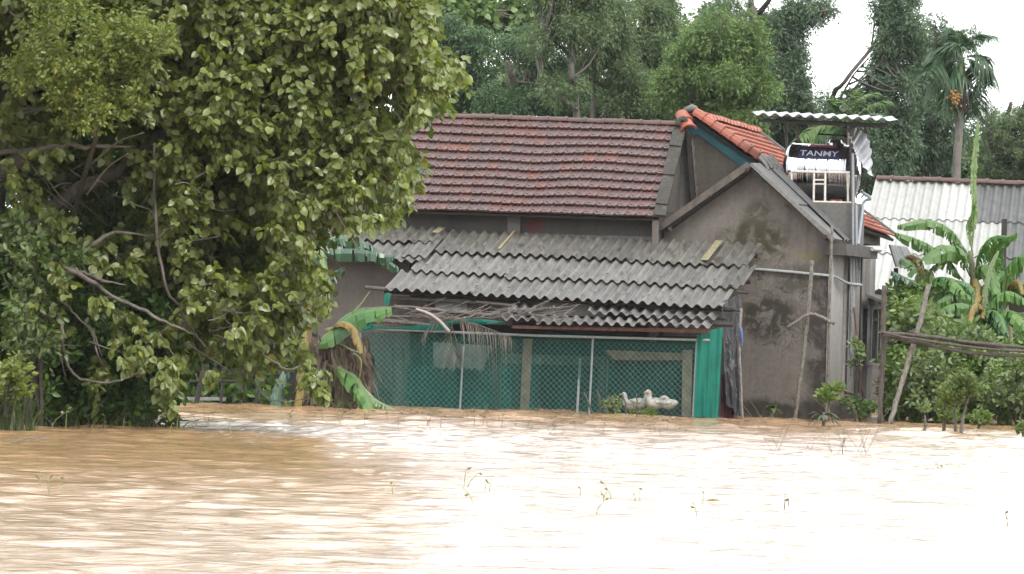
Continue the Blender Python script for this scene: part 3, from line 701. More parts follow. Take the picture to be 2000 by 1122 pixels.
def strip(top, bot, mat, name, lab, fold=.02):
    T = smooth_path(top, 5); B = smooth_path(bot, 5); V = []
    for i, (a, b) in enumerate(zip(T, B)): V += [a, (a+b)/2-WW*fold*(1+.6*math.sin(i*1.3)), b]
    V = np.array(V); F = []
    for i in range(len(T)-1):
        for j in range(2): F.append((3*i+j, 3*i+j+1, 3*i+j+4, 3*i+j+3))
    o = mesh_obj(name, V, F, mat, None, True); return tag(o, *lab)
strip([LB(706, 630, -.15), LB(760, 640, -.16), LB(830, 634, -.16), LB(880, 630, -.16)], [LB(706, 644, -.13), LB(760, 644, -.13), LB(830, 646, -.13), LB(880, 646, -.13)], m_net2, "rolled_netting", ("bright green netting rolled over the left end of the fence rail", "netting"))
strip([LB(868, 630, -.10), LB(900, 624, -.12), LB(945, 624, -.12), LB(988, 629, -.1)], [LB(868, 634, -.08), LB(900, 633, -.10), LB(945, 634, -.10), LB(988, 634, -.08)], m_net2, "rolled_netting", ("narrow bright green netting roll under the dead fronds near the awning", "netting"), .04)
strip([LB(752, 574, .3), LB(757, 572, .3), LB(765, 574, .3)], [LB(749, 594, .3), LB(755, 597, .3), LB(760, 595, .3)], m_net2, "netting_scrap", ("green netting scrap tied below the left corner of the corrugated roof", "netting"))
mb = MB(); c = LB(710, 640, -.2); V, F = tube(smooth_path([LB(700, 628, -.2), LB(712, 626, -.22), LB(722, 628, -.2), LB(722, 640, -.2), LB(710, 644, -.2)], 4), .03, 6)
tag(mesh_obj("netting_knot", V, F, m_net2, None, True), "green netting knot at the top left corner of the fence", "netting")
# black plastic sheet
m_blk = Mat("black_plastic"); nn_ = m_blk.noise(3.5, 5, m_blk.pos((1.6, 1.6, .6)), .6, 1.2)
m_blk = m_blk.done(m_blk.bsdf(m_blk.ramp(nn_, [(.4, (.025, .026, .032)), (.75, (.075, .078, .09))]), .33, 0, .6, m_blk.bump(nn_, .9, .12)))
tag(cloth(LB(1408, 590, .55), LB(1448, 575, .9), LB(1418, 790, .5), LB(1452, 815, .85), 26, 26, .05, 2.2, m_blk, "black_plastic_sheet", None, 21), "crumpled black plastic sheet hanging against the gable wall beside the green curtain", "plastic sheet")
tag(cloth(LB(1410, 730, .65), LB(1436, 735, .8), LB(1406, 845, .65), LB(1434, 845, .85), 14, 12, .04, 2, simple("dark_red_cloth", (.09, .012, .02), .8, .6, 2), "dark_cloth", None, 22), "dark red cloth showing low between the black plastic and the green curtain", "cloth")
mb = MB(); mb.tube(wobble(smooth_path([LB(1447, 601, .45), LB(1444, 680, .42), LB(1447, 740, .4), LB(1450, 830, .4)], 4), .006), [.03]*5+[.022]*8, 6); st = mb.build("bamboo_stick", simple("pale_bamboo", (.34, .31, .26), .7, .35, 12)); tag(st, "thin pale bamboo stick standing in front of the black plastic with a blue rag", "stick")
mb = MB(); mb.tube(smooth_path([LB(1446, 640, .38), LB(1448, 655, .36), LB(1449, 676, .38)], 3), [.03, .035, .04, .038, .034, .03, .02], 7); tag(mb.build("blue_rag", simple("faded_blue_cloth", (.12, .19, .42), .8, .4, 10)), "faded blue rag wrapped round the thin bamboo stick", "rag")

# ------------------------------------------------------------------ ducks
m_duck = simple("white_feathers", (.70, .70, .62), .85, .25, 22, 0, (1, 1, 1), .6); m_beak = simple("orange_beak", (.65, .33, .08), .5, .15)
def duck(px, py, b, heading, s, lab, preen=False):
    base = LB(px, py, b); root = empty("duck", base, lab, "duck", "white ducks sitting inside the pen")
    h = np.array([math.cos(heading), math.sin(heading), 0]); sd_ = np.array([-h[1], h[0], 0])
    def w_(x, z, y=0): return base+s*(h*x+sd_*y+ZZ*z)
    if not preen:
        sp_ = [(-.30, .16, .02), (-.24, .14, .07), (-.12, .12, .12), (.02, .11, .14), (.12, .13, .125), (.17, .20, .085), (.18, .27, .058), (.185, .32, .055), (.20, .355, .058), (.235, .37, .05), (.27, .365, .025)]
        bk = [(.265, .362, .022), (.31, .352, .022), (.345, .347, .014)]
    else:
        sp_ = [(-.30, .18, .02), (-.24, .16, .08), (-.12, .13, .125), (.0, .12, .14), (.10, .14, .12), (.15, .20, .08), (.13, .27, .06), (.06, .28, .055), (.0, .25, .055), (-.05, .22, .045), (-.08, .20, .02)]
        bk = [(-.07, .205, .02), (-.11, .185, .02), (-.13, .17, .012)]
    pts = smooth_path([w_(x, z, .02 if preen and i > 5 else 0) for i, (x, z, r_) in enumerate(sp_)], 3)
    rr = np.interp(np.linspace(0, len(sp_)-1, len(pts)), range(len(sp_)), [q[2]*s for q in sp_])
    V, F = tube(pts, list(rr), 14); mesh_obj("body", V, F, m_duck, root, True)
    V, F = tube([w_(x, z, .02 if preen else 0) for x, z, r_ in bk], [r_*s for *_, r_ in bk], 8); mesh_obj("beak", V, F, m_beak, root, True)
    for sg in (1, -1):
        V, F = tube([w_(-.26, .17, sg*.03), w_(-.12, .16, sg*.10), w_(.04, .14, sg*.125), w_(.10, .13, sg*.11)], [.015*s, .05*s, .05*s, .02*s], 8); mesh_obj("wing", V, F, m_duck, root, True)
        e = w_(.225, .38, sg*.045) if not preen else w_(.02, .27, sg*.05+.02)
        V, F = tube([e-sd_*.006, e+sd_*.006], .008*s, 6); mesh_obj("eye", V, F, m_dark, root)
duck(1234, 799, 0.24, R(165), .80, "white duck at the left of the group, head turned away behind the stems")
duck(1248, 797, 0.20, R(-20), .82, "white duck holding its head up in the middle of the group")
duck(1280, 798, 0.14, R(215), .90, "largest white duck, near the wire with its neck up")
duck(1303, 799, 0.10, R(150), .80, "rightmost white duck, curled round and preening its back", True)

# ------------------------------------------------------------------ water tank, stand, canopy
tb = 6.0
tk = empty("water_tank", LB(1603, 395, tb), "horizontal stainless steel water tank on a stand above the grey house", "water tank")
Mt = Mat("stainless_steel"); nt_ = Mt.noise(30, 3, Mt.pos((3, 3, .3)))
m_inox = Mt.done(Mt.bsdf(Mt.ramp(nt_, [(.3, (.26, .26, .275)), (.7, (.34, .34, .355))]), .10, 1.0, .5, Mt.bump(Mt.noise(2.2, 2), .25, .03)))
cL, cR = LB(1548, 334, tb), LB(1662, 338, tb)
ax = cR-cL; ln = np.linalg.norm(ax); ax /= ln; rT = .585
prof = [(-.17, .05), (-.165, .25), (-.13, .42), (-.07, .54), (-.02, rT-.01), (0, rT+.012), (.03, rT+.012), (.04, rT)]
for g0 in (.17, .36, .55, .74, .90):
    for k in range(4):
        x = ln*g0+k*.042; prof += [(x, rT), (x+.012, rT-.016), (x+.024, rT)]
prof += [(ln-.04, rT), (ln-.03, rT+.012), (ln, rT+.012), (ln+.02, rT-.01), (ln+.07, .54), (ln+.13, .42), (ln+.165, .25), (ln+.17, .05)]
y_ = np.cross(ZZ, ax); y_ /= np.linalg.norm(y_); z_ = np.cross(ax, y_)
V = []; ns = 48
for (x, r_) in prof:
    for j in range(ns): an = 2*math.pi*j/ns; V.append(cL+ax*x+r_*(math.cos(an)*y_+math.sin(an)*z_))
F = [(i*ns+j, i*ns+(j+1) % ns, (i+1)*ns+(j+1) % ns, (i+1)*ns+j) for i in range(len(prof)-1) for j in range(ns)]+[tuple(range(ns)), tuple((len(prof)-1)*ns+j for j in range(ns))[::-1]]
tbd = mesh_obj("tank_body", np.array(V), F, m_inox, tk, True)
mid = cL+ax*(ln*.72)+z_*rT
V, F = tube([mid-z_*.05, mid+z_*.03, mid+z_*.04, mid+z_*.10], [.2, .2, .15, .13], 16); mesh_obj("lid", V, F, m_inox, tk)
def arc_label(x0, x1, a0, a1, mat, name, off):
    V = []; F = []
    for i in range(7):
        an = lerp(a0, a1, i/6)
        for x in (x0, x1): V.append(cL+ax*x+(rT+off)*(-math.cos(an)*y_+math.sin(an)*z_))
    F = [(2*i, 2*i+1, 2*i+3, 2*i+2) for i in range(6)]
    return mesh_obj(name, np.array(V), F, mat, tk)
# which side faces the camera
if np.dot(y_, [0, -1, 0]) > 0: y_ = -y_
aL = lambda py: math.asin(max(-1, min(1, (336-py)/ (rT*FPX/np.linalg.norm(cL-CAMP)))))
x_at = lambda px: (px-1548)/(1662-1548)*ln
arc_label(x_at(1566), x_at(1648), aL(313), aL(293), simple("navy_label", (.01, .012, .09), .5, .1), "name_panel", .004)
arc_label(x_at(1584), x_at(1635), aL(290), aL(281), simple("red_label", (.45, .06, .06), .5, .15), "small_panel", .004)
def text_on(txt, size, xc, py, mat, off, name, sx=1.0):
    cu = bpy.data.curves.new(name, 'FONT'); cu.body = txt; cu.size = size; cu.align_x = 'CENTER'; cu.align_y = 'CENTER'; cu.extrude = .003; cu.offset = .002 if size > .1 else .002
    cu.materials.append(mat); o = bpy.data.objects.new(name, cu); COL.objects.link(o)
    an = aL(py); nrm = -math.cos(an)*y_+math.sin(an)*z_; up = math.sin(an)*y_+math.cos(an)*z_
    p = cL+ax*xc+nrm*(rT+off)-wloc(tk); mm = Matrix.Identity(4)
    me_ = bpy.data.meshes.new_from_object(o); bpy.data.objects.remove(o); me_.name = name; o = bpy.data.objects.new(name, me_); COL.objects.link(o)
    for i in range(3): mm[i][0] = ax[i]*sx; mm[i][1] = up[i]; mm[i][2] = nrm[i]; mm[i][3] = p[i]
    o.parent = tk; o.matrix_local = mm
m_wht = simple("white_lettering", (.85, .85, .85), .5, .05)
text_on("TANMY", .20, x_at(1607), 303, m_wht, .012, "lettering", 1.2)
text_on("TAN MY", .06, x_at(1609), 285.5, m_wht, .012, "lettering", 1.6)
# stand
stn = empty("tank_stand", LB(1603, 395, tb), "pale steel frame with a short ladder carrying the stainless tank", "stand")
b0, b1 = tb-.72, tb+.55
def pipe(pts, r, name, mat, par, n=6): mb = MB(); mb.tube(pts, r, n); return mb.build(name, mat, par)
m_stand = simple("pale_rusty_steel", (.42, .39, .35), .6, .25, 12, .2)
pipe([LB(1545, 335, b0), LB(1660, 338, b0)], .03, "rail", m_stand, stn)
pipe([LB(1586, 396, b0), LB(1668, 398, b0)], .04, "base_rail", m_stand, stn)
for x in (1590, 1612): pipe([LB(x, 336, b0), LB(x-1, 396, b0)], .025, "ladder_side", m_stand, stn)
for y in (352, 360): pipe([LB(1590, y, b0), LB(1611, y, b0)], .018, "ladder_rung", m_stand, stn)
for x in (1546, 1656): pipe([LB(x, 336, b0), LB(x, 356 if x < 1600 else 396, b0)], .022, "upright", m_stand, stn)
for x in (1550, 1619, 1648): pipe([LB(x, 372, tb-.1), LB(x, 400, tb-.1)], .035, "leg", m_wood_dark, stn)
for x in (1556, 1652): pipe([LB(x, 385, tb+.35), LB(x, 400, tb+.35)], .035, "leg", m_wood_dark, stn)
pipe([LB(1552, 380, tb-.1), LB(1655, 384, tb-.1)], .05, "cradle", m_wood_dark, stn)
# canopy
cn = empty("tank_canopy", LB(1605, 240, tb), "flat corrugated canopy on posts over the stainless water tank", "canopy")
Q = [LB(1490, 223.5, tb+.7), LB(1752, 235.5, tb+.7), LB(1468, 225.5, tb-1.1), LB(1735, 237.5, tb-1.1)]
Q[2] = Q[2]-ZZ*.02; Q[3] = Q[3]-ZZ*.02
Sc, nc_ = plane_fn(*Q)
for k in range(2):
    V, F = corr(Sc, nc_, k*.5, k*.5+.505, 0, 1, 11.5, .032, .05+k*.006, .06+k*.006, .012, 4); mesh_obj("roof_sheet", V, F, m_zinc, cn)
mb = MB(); mb.prism([LB(1480, 234, tb-.9), LB(1730, 244, tb-.9), LB(1730, 251, tb-.9), LB(1482, 238, tb-.9)], WW*.08); mb.build("beam", m_wood_dark, cn)
mb = MB(); mb.prism([LB(1490, 232, tb+.4), LB(1734, 242, tb+.4), LB(1734, 247, tb+.4), LB(1490, 237, tb+.4)], WW*.08); mb.build("beam", m_wood_dark, cn)
for (x0, y0, x1, y1, r_, b, mt) in ((1557, 238, 1558, 276, .033, tb-.3, m_wood), (1536, 240, 1537, 335, .03, tb+.6, m_wood), (1663, 246, 1667, 470, .05, tb-.7, m_wood), (1652, 244, 1652, 290, .03, tb+.4, m_wood), (1690, 246, 1692, 262, .03, tb+.3, m_wood)):
    pipe([LB(x0, y0, b), LB(x1, y1, b)], r_, "post", mt, cn)
pipe([LB(1598, 262, tb+.2), LB(1655, 266, tb+.2)], .018, "tie_rod", m_wood_dark, cn)
# grey box-like post under the tank's right end and down pipes
pipe(smooth_path([LB(1684, 376, tb-.3), LB(1696, 384, tb-.3), LB(1699, 389, tb-.3), LB(1688, 394, tb-.3), LB(1684, 412, tb-.4), LB(1676, 478, 5.0)], 4), .035, "down_pipe", simple("bluish_pipe", (.40, .45, .52), .4, .15), gh)
pipe([LB(1666, 300, 5.15), LB(1666, 482, 5.0)], .03, "down_pipe", m_pvc, gh)
pipe([LB(1672, 400, 5.1), LB(1673, 482, 5.0)], .028, "down_pipe", m_pvc, gh)
# bent corrugated sheet hanging at the right of the tank
bs0 = [LB(1655, 250, tb-.4), LB(1676, 252, tb+.1), LB(1694, 268, tb+.3), LB(1702, 300, tb+.35), LB(1703, 345, tb+.3)]
bs1 = [LB(1656, 262, tb-.9), LB(1664, 278, tb-.9), LB(1672, 300, tb-.9), LB(1684, 322, tb-.8), LB(1703, 346, tb-.5)]
A_, B_ = smooth_path(bs0, 6), smooth_path(bs1, 6); V = []; F = []; nt2 = 8
m_ = len(A_)
nrmB = np.array([.6, -.5, .3])
for k in (0, 1):
    for i in range(m_):
        for j in range(nt2+1):
            f = j/nt2; V.append(lerp(A_[i], B_[i], f)+nrmB*(.035*math.sin(i*1.9)-.012*k))
ixx = lambda k, i, j: k*m_*(nt2+1)+i*(nt2+1)+j
for k in (0, 1):
    for i in range(m_-1):
        for j in range(nt2): F.append((ixx(k, i, j), ixx(k, i+1, j), ixx(k, i+1, j+1), ixx(k, i, j+1)))
for i in range(m_-1):
    for j in (0, nt2): F.append((ixx(0, i, j), ixx(0, i+1, j), ixx(1, i+1, j), ixx(1, i, j)))
bo = mesh_obj("bent_sheet", np.array(V), F, m_zinc, None, False); tag(bo, "bent corrugated zinc sheet hanging down at the right end of the tank canopy", "metal sheet")

# ------------------------------------------------------------------ stakes, poles
m_stake = simple("mottled_bark_stake", (.27, .24, .205), .85, .6, 26, 0, (1, 1, .5))
m_stake_d = simple("dark_wet_stake", (.13, .105, .085), .85, .5, 18, 0, (1, 1, .4))
def bamboo(pts, r, mat, name, lab, cat, n=7, nodes=.22, parent=None, group=None):
    ps = smooth_path(pts, 6); rs = [r*(1+.16*(i % 3 == 0)) for i in range(len(ps))]
    V, F = tube(wobble(ps, r*.12), rs, n); o = mesh_obj(name, V, F, mat, parent, True)
    if parent is None: tag(o, lab, cat, group)
    return o
bamboo([LB(1625, 440, 3.05), LB(1622, 530, 3.05), LB(1619, 640, 3.05), LB(1615, 782, 3.05), LB(1613, 830, 3.05)], .028, m_stake, "bamboo_pole", "thin mottled bamboo pole standing along the right corner of the grey gable wall", "pole")
bamboo([LB(1586, 509, 2.2), LB(1582, 560, 2.2), LB(1575, 640, 2.2), LB(1563, 740, 2.2), LB(1552, 826, 2.2)], .042, m_stake, "wooden_stake", "tall mottled stake leaning in the water in front of the grey gable wall", "stake")
bamboo([LB(1539, 640, 2.05), LB(1556, 629, 2.05), LB(1576, 616, 2.05), LB(1592, 615, 2.05), LB(1612, 624, 2.05), LB(1630, 633, 2.05)], .035, m_stake, "bent_branch", "bent peeled branch slung across the tall stake in front of the gable wall", "branch")
bamboo([P(1727, 560, 108), P(1725, 620, 108), P(1724, 700, 108), P(1717, 834, 108)], .05, m_stake_d, "wooden_post", "dark wooden post standing in the water at the left end of the pole bundle", "post")
bamboo([P(1814, 556, 108.3), P(1796, 630, 108.1), P(1764, 740, 107.8), P(1736, 832, 107.4)], .05, m_stake, "wooden_post", "mottled post leaning to the right behind the pole bundle", "post")
for pts, r_, lab in (([(1716, 651), (1760, 653), (1830, 660), (1900, 670), (2020, 681)], .034, "upper bamboo pole of the bundle lying across the two posts"),
                     ([(1724, 656), (1780, 667), (1860, 684), (1930, 692), (2020, 697)], .037, "lowest and thickest bamboo pole of the bundle across the posts"),
                     ([(1722, 649), (1770, 660), (1850, 672), (1920, 681), (2020, 688)], .024, "thin bamboo pole in the middle of the bundle across the posts"),
                     ([(1775, 648), (1840, 663), (1930, 678), (2020, 690)], .026, "shorter dark pole starting right of the dark post in the bundle")):
    dz = {.034: 107.85, .037: 107.8, .024: 107.72, .026: 107.93}[r_]
    bamboo([P(x, y, dz) for x, y in pts], r_, m_stake_d, "bamboo_pole", lab, "pole", 7, .2, None, "horizontal poles lashed across the posts")
# poles and dead fronds lying on the left eave
m_pole_b = simple("grey_brown_pole", (.20, .165, .145), .85, .35, 14)
for pts, r_, lab in (([(770, 600), (850, 606), (920, 614), (975, 615)], .035, "long grey pole lying level on the dead fronds left of the awning"),
                     ([(686, 632), (760, 628), (820, 634), (872, 638)], .045, "brown log lying just above the green netting roll"),
                     ([(694, 605), (740, 602), (800, 600), (835, 606)], .025, "thin dark pole sticking out to the left above the pen corner"),
                     ([(690, 622), (760, 619), (850, 621)], .03, "thin pole between the log and the dead fronds")):
    bamboo([LB(x, y, -.05+.1*(i % 2)) for i, (x, y) in enumerate(pts)], r_, m_pole_b, "roof_pole", lab, "pole", 7, .2, None, "loose poles lying over the left end of the pen")
# ------------------------------------------------------------------ leaf tools
def frames(d, up):
    d = d/np.linalg.norm(d, axis=1, keepdims=True); x = np.cross(d, up); nx = np.linalg.norm(x, axis=1, keepdims=True); x = x/np.maximum(nx, 1e-6); z = np.cross(x, d); return x, d, z
def leaf_mesh(T, TF, pos, dirs, ups, size, widthf=None):
    """T template (k,3) x across, y along, z normal"""
    x, y, z = frames(dirs, ups); n = len(pos); k = len(T); s = size[:, None, None]
    wf = (widthf if widthf is not None else np.ones(n))[:, None, None]
    V = pos[:, None, :]+s*(T[None, :, 0:1]*wf*x[:, None, :]+T[None, :, 1:2]*y[:, None, :]+T[None, :, 2:3]*z[:, None, :])
    F = [(f[None]+(np.arange(n)*k)[:, None, None]).reshape(-1, f.shape[1]) for f in TF]
    return V.reshape(-1, 3), F
HEART_T = np.array([[0, 0, 0], [0, .35, -.05], [0, .7, -.04], [0, 1.05, .08], [-.28, -.10, .02], [-.46, .22, .08], [-.36, .60, .06], [.28, -.10, .02], [.46, .22, .08], [.36, .60, .06]])
HEART_F = [np.array([[0, 4, 5, 1], [1, 5, 6, 2], [0, 1, 8, 7], [1, 2, 9, 8]]), np.array([[2, 6, 3], [2, 3, 9]])]
OVAL_T = np.array([[0, 0, 0], [0, .5, -.03], [0, 1, .06], [-.22, .35, .06], [-.18, .72, .04], [.22, .35, .06], [.18, .72, .04]])
OVAL_F = [np.array([[0, 3, 1], [3, 4, 1], [4, 2, 1], [0, 1, 5], [1, 6, 5], [1, 2, 6]])]
DIA_T = np.array([[0, 0, 0], [-.16, .45, .05], [0, 1, 0], [.16, .45, .05]]); DIA_F = [np.array([[0, 1, 2, 3]])]
def unit(v): return v/np.maximum(np.linalg.norm(v, axis=-1, keepdims=True), 1e-9)
def rdir(n): return unit(NR.normal(size=(n, 3)))

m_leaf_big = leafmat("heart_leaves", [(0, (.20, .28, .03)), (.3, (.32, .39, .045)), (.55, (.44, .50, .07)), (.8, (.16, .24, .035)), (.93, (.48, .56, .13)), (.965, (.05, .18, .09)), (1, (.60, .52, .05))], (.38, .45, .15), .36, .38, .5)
m_leaf_deep = leafmat('deep_shade_leaves', [(0, (.05, .10, .025)), (.6, (.09, .15, .035)), (1, (.14, .21, .05))], None, .25)  # very dark leaf tones, deep shade behind the boughs put into the colour
m_leaf_in = leafmat("shade_toned_heart_leaves", [(0, (.13, .22, .045)), (.5, (.20, .30, .06)), (1, (.29, .39, .08))], None, .36, .5)  # darker copy of the heart leaves, crown-interior shade put into the colour
m_leaf_feather = leafmat("feathery_leaves", [(0, (.20, .32, .04)), (.5, (.33, .44, .06)), (.9, (.52, .60, .15)), (1, (.60, .46, .03))], (.42, .5, .14), .42, .4, .4)
m_leaf_shrub = leafmat("shrub_leaves", [(0, (.07, .17, .03)), (.4, (.12, .25, .045)), (.8, (.19, .35, .06)), (1, (.32, .48, .08))], None, .3)
m_leaf_far1 = leafmat("far_leaves_dark", [(0, (.095, .20, .08)), (.5, (.15, .28, .11)), (1, (.22, .38, .16))], None, .3)
m_leaf_far2 = leafmat("far_leaves_bright", [(0, (.15, .28, .07)), (.5, (.24, .39, .10)), (1, (.34, .50, .15))], None, .35)
m_leaf_far3 = leafmat("far_leaves_grey", [(0, (.15, .25, .11)), (.5, (.23, .35, .14)), (1, (.33, .45, .20))], None, .35)
m_leaf_far4 = leafmat("far_leaves_blue", [(0, (.115, .205, .115)), (.5, (.175, .29, .16)), (1, (.26, .39, .22))], None, .3)
m_leaf_bank = leafmat('bank_shrub_leaves', [(0, (.12, .23, .045)), (.4, (.19, .33, .065)), (.8, (.29, .45, .09)), (1, (.42, .56, .12))], None, .38)
m_leaf_guava = leafmat("broad_shrub_leaves", [(0, (.16, .28, .06)), (.4, (.22, .36, .08)), (.85, (.32, .47, .13)), (1, (.44, .55, .12))], (.34, .44, .2), .38)
m_bark = simple("grey_bark", (.25, .22, .18), .9, .4, 7, 0, (1, 1, .5), .6)
m_bark_l = simple("pale_bark", (.26, .235, .20), .9, .35, 9, 0, (1, 1, .4), .4)
m_bark_t = simple("olive_twig_bark", (.20, .19, .12), .85, .3, 9)
m_bark_far = simple("far_bark", (.17, .15, .125), .9, .3, 5)

def in_poly(x, y, poly):
    c = False; n = len(poly)
    for i in range(n):
        x1, y1 = poly[i]; x2, y2 = poly[(i+1) % n]
        if (y1 > y) != (y2 > y) and x < (x2-x1)*(y-y1)/(y2-y1)+x1: c = not c
    return c
def twig_leaves(C, twigs_per, leaves_per, rad, size, droop, out=None, tl=.5, sizevar=.25, face=.35):
    """clusters C (n,3) -> twigs -> leaf pos, dir, up, size ; returns twigs too"""
    n = len(C)*twigs_per; c = np.repeat(C, twigs_per, 0)
    off = rdir(n)*rad*NR.uniform(.15, 1, (n, 1))**.6; base = c+off*.35
    d = unit(off+rdir(n)*rad*.6+(np.array(out) if out is not None else 0)); d[:, 2] -= .15
    d = unit(d); ln = tl*NR.uniform(.6, 1.3, (n, 1)); tip = base+d*ln; tip[:, 2] -= .12*ln[:, 0]
    m = leaves_per; t = np.tile(np.linspace(.2, 1.0, m), n)[:, None]+NR.uniform(-.05, .05, (n*m, 1))
    b = np.repeat(base, m, 0); tp = np.repeat(tip, m, 0); dd = np.repeat(d, m, 0)
    p = b+(tp-b)*t
    side = rdir(n*m); side = unit(side-dd*np.sum(side*dd, 1, keepdims=True))
    ld = unit(side*.7+dd*.45+np.array([0, 0, -droop])); 
    p = p+side*size*.25+np.array([0, 0, -size*.12])
    up = unit(rdir(n*m)*1.0+np.array([0, -face, .6]))
    sz = size*NR.uniform(1-sizevar, 1+sizevar, n*m)
    return p, ld, up, sz, base, tip

# ------------------------------------------------------------------ the big heart-leaved tree at the left
DT = 78.0
def PD(x, y, d=0): return P(x, y, DT+d)
bt = empty("big_leaning_tree", G(-40, 850), "huge heart-leaved tree at left leaning out over the flood with drooping pale green foliage", "tree")
tr = MB()
limbs = [([(-60, 860), (-50, 700), (-10, 520), (40, 440), (130, 385), (225, 335), (330, 250), (430, 190), (520, 135), (557, 98), (588, 62), (640, 46)], [.36, .34, .22, .115, .10, .085, .07, .06, .05, .045, .04, .03], .4),
         ([(-40, 620), (-30, 420), (0, 345), (50, 305), (110, 260), (150, 200)], [.3, .22, .14, .11, .08, .05], .3),
         ([(-50, 640), (-20, 300), (15, 120), (25, 0), (30, -160)], [.34, .26, .17, .15, .1], 2.0),
         ([(0, 150), (40, 95), (85, 50), (150, -10)], [.12, .09, .07, .04], 1.2),
         ([(0, 35), (45, 55), (75, 75), (95, 95)], [.03, .028, .025, .02], .3),
         ([(-30, 300), (50, 295), (110, 288), (150, 284), (210, 288), (265, 285)], [.07, .065, .06, .055, .045, .03], -2.0),
         ([(-20, 255), (30, 240), (70, 215), (135, 218)], [.04, .035, .03, .02], -1.8),
         ([(-20, 200), (40, 212), (90, 214), (140, 209)], [.035, .03, .025, .018], -1.9),
         ([(0, 265), (60, 268), (100, 268), (140, 278)], [.03, .025, .02, .012], -.6),
         ([(65, 511), (90, 513), (130, 524), (150, 532), (200, 565), (240, 588), (300, 618), (345, 640), (390, 660)], [.025, .04, .05, .055, .045, .042, .04, .03, .02], -2.2),
         ([(145, 526), (170, 535), (200, 548), (245, 556)], [.045, .042, .035, .022], -2.2),
         ([(95, 550), (130, 528), (160, 500), (195, 470), (230, 455), (310, 462)], [.06, .06, .06, .055, .04, .025], -1.6),
         ([(97, 590), (100, 605), (118, 625), (122, 660), (126, 700), (150, 738), (190, 748), (235, 742), (290, 722)], [.02, .022, .025, .025, .022, .02, .018, .015, .01], -1.4),
         ([(115, 583), (150, 617), (180, 650), (190, 690), (205, 718)], [.018, .016, .015, .013, .01], -1.2),
         ([(410, 250), (409, 110), (430, 55), (440, 20), (420, -60)], [.02, .035, .03, .025, .02], .2),
         ([(552, 100), (553, 49), (575, 20), (600, -40)], [.04, .035, .03, .02], .4),
         ([(560, 95), (600, 82), (640, 92), (660, 108)], [.03, .022, .018, .01], -.2),
         ([(590, 45), (630, 40), (690, 46), (720, 30), (780, 5)], [.02, .02, .018, .015, .01], -.3),
         ([(595, 236), (640, 255), (685, 288), (737, 326), (760, 352)], [.022, .022, .02, .016, .01], -.9),
         ([(479, 300), (505, 325), (542, 348), (562, 375), (582, 404)], [.024, .024, .022, .018, .012], -.9),
         ([(455, 205), (500, 220), (540, 262), (600, 270)], [.04, .03, .022, .015], -.5),
         ([(300, 280), (302, 380), (308, 470), (325, 565), (350, 600), (372, 640), (400, 675)], [.02, .022, .022, .02, .018, .016, .012], -1.3),
         ([(345, 640), (375, 605), (400, 562), (410, 555)], [.03, .03, .022, .015], -1.1),
         ([(460, 612), (490, 665), (520, 700), (560, 720), (600, 712)], [.02, .018, .015, .012, .01], -1.5),
         ([(455, 720), (490, 745), (520, 778), (560, 783), (600, 778), (640, 760)], [.022, .02, .018, .014, .011, .008], -1.6),
         ([(400, 606), (470, 612), (540, 600), (590, 592)], [.02, .018, .018, .012], -1.5),
         ([(650, 150), (720, 165), (790, 160), (850, 148), (890, 140)], [.03, .024, .02, .014, .008], -.6),
         ([(520, 135), (600, 140), (660, 155), (700, 190)], [.04, .032, .024, .012], -.2),
         ([(225, 335), (300, 380), (380, 400), (470, 400)], [.06, .045, .03, .02], .6),
         ([(330, 640), (300, 660), (270, 690), (250, 730)], [.015, .012, .01, .008], -1.5),
         ([(610, 330), (640, 380), (690, 420), (740, 440)], [.02, .018, .015, .01], -.6)]
for pts, rr, d in limbs:
    if d < -1.55: rr = [q*.62 for q in rr[:-1]]+[rr[-1]*.25]; d += .45
    ps = smooth_path([PD(x, y, d+.25*math.sin(i*1.7)) for i, (x, y) in enumerate(pts)], 4)
    r2 = np.interp(np.linspace(0, len(rr)-1, len(ps)), range(len(rr)), rr); tr.tube(wobble(ps, .012), list(r2*NR.uniform(.88, 1.12, len(r2))), 8)
# random thin twiggery
for k in range(150):
    x, y = rnd.uniform(0, 790), rnd.uniform(0, 700)
    an = rnd.uniform(-.6, 1.2); l = rnd.uniform(30, 120); q = [(x, y), (x+l*.5*math.cos(an), y+l*.5*math.sin(an)+rnd.uniform(-10, 10)), (x+l*math.cos(an), y+l*math.sin(an)+rnd.uniform(-5, 20))]
    if x+l*math.cos(an) > 800-(max(0, y-300)*.45): continue
    d = rnd.uniform(-1.8, .5); tr.tube(smooth_path([PD(a, b, d) for a, b in q], 3), [.012]*3+[.009]*2+[.006]*2, 4)
tr.build("trunk", m_bark, bt, True)
edge = [(-140, -260), (700, -260), (800, -120), (838, -20), (845, 40), (828, 95), (850, 118), (905, 120), (912, 150), (880, 180), (845, 185), (838, 215), (800, 228), (785, 262), (790, 300), (800, 330), (808, 360), (788, 385), (765, 405), (735, 415), (690, 425), (640, 440), (600, 470), (612, 530), (620, 570), (590, 620), (575, 680), (600, 720), (590, 770), (540, 770), (530, 745), (480, 760), (440, 735), (430, 700), (360, 702), (352, 780), (200, 800), (-140, 800)]
def sample_region(n, poly, dens, d0, d1, box):
    out = []
    while len(out) < n:
        x, y = rnd.uniform(box[0], box[2]), rnd.uniform(box[1], box[3])
        if in_poly(x, y, poly) and rnd.random() < dens(x, y): out.append(P(x, y, rnd.uniform(d0, d1)))
    return np.array(out)
def shrinkpoly(x, y, m=22): return in_poly(x+m, y, edge) and in_poly(x, y+m*.6, edge) and in_poly(x+m*.5, y-m*.4, edge)
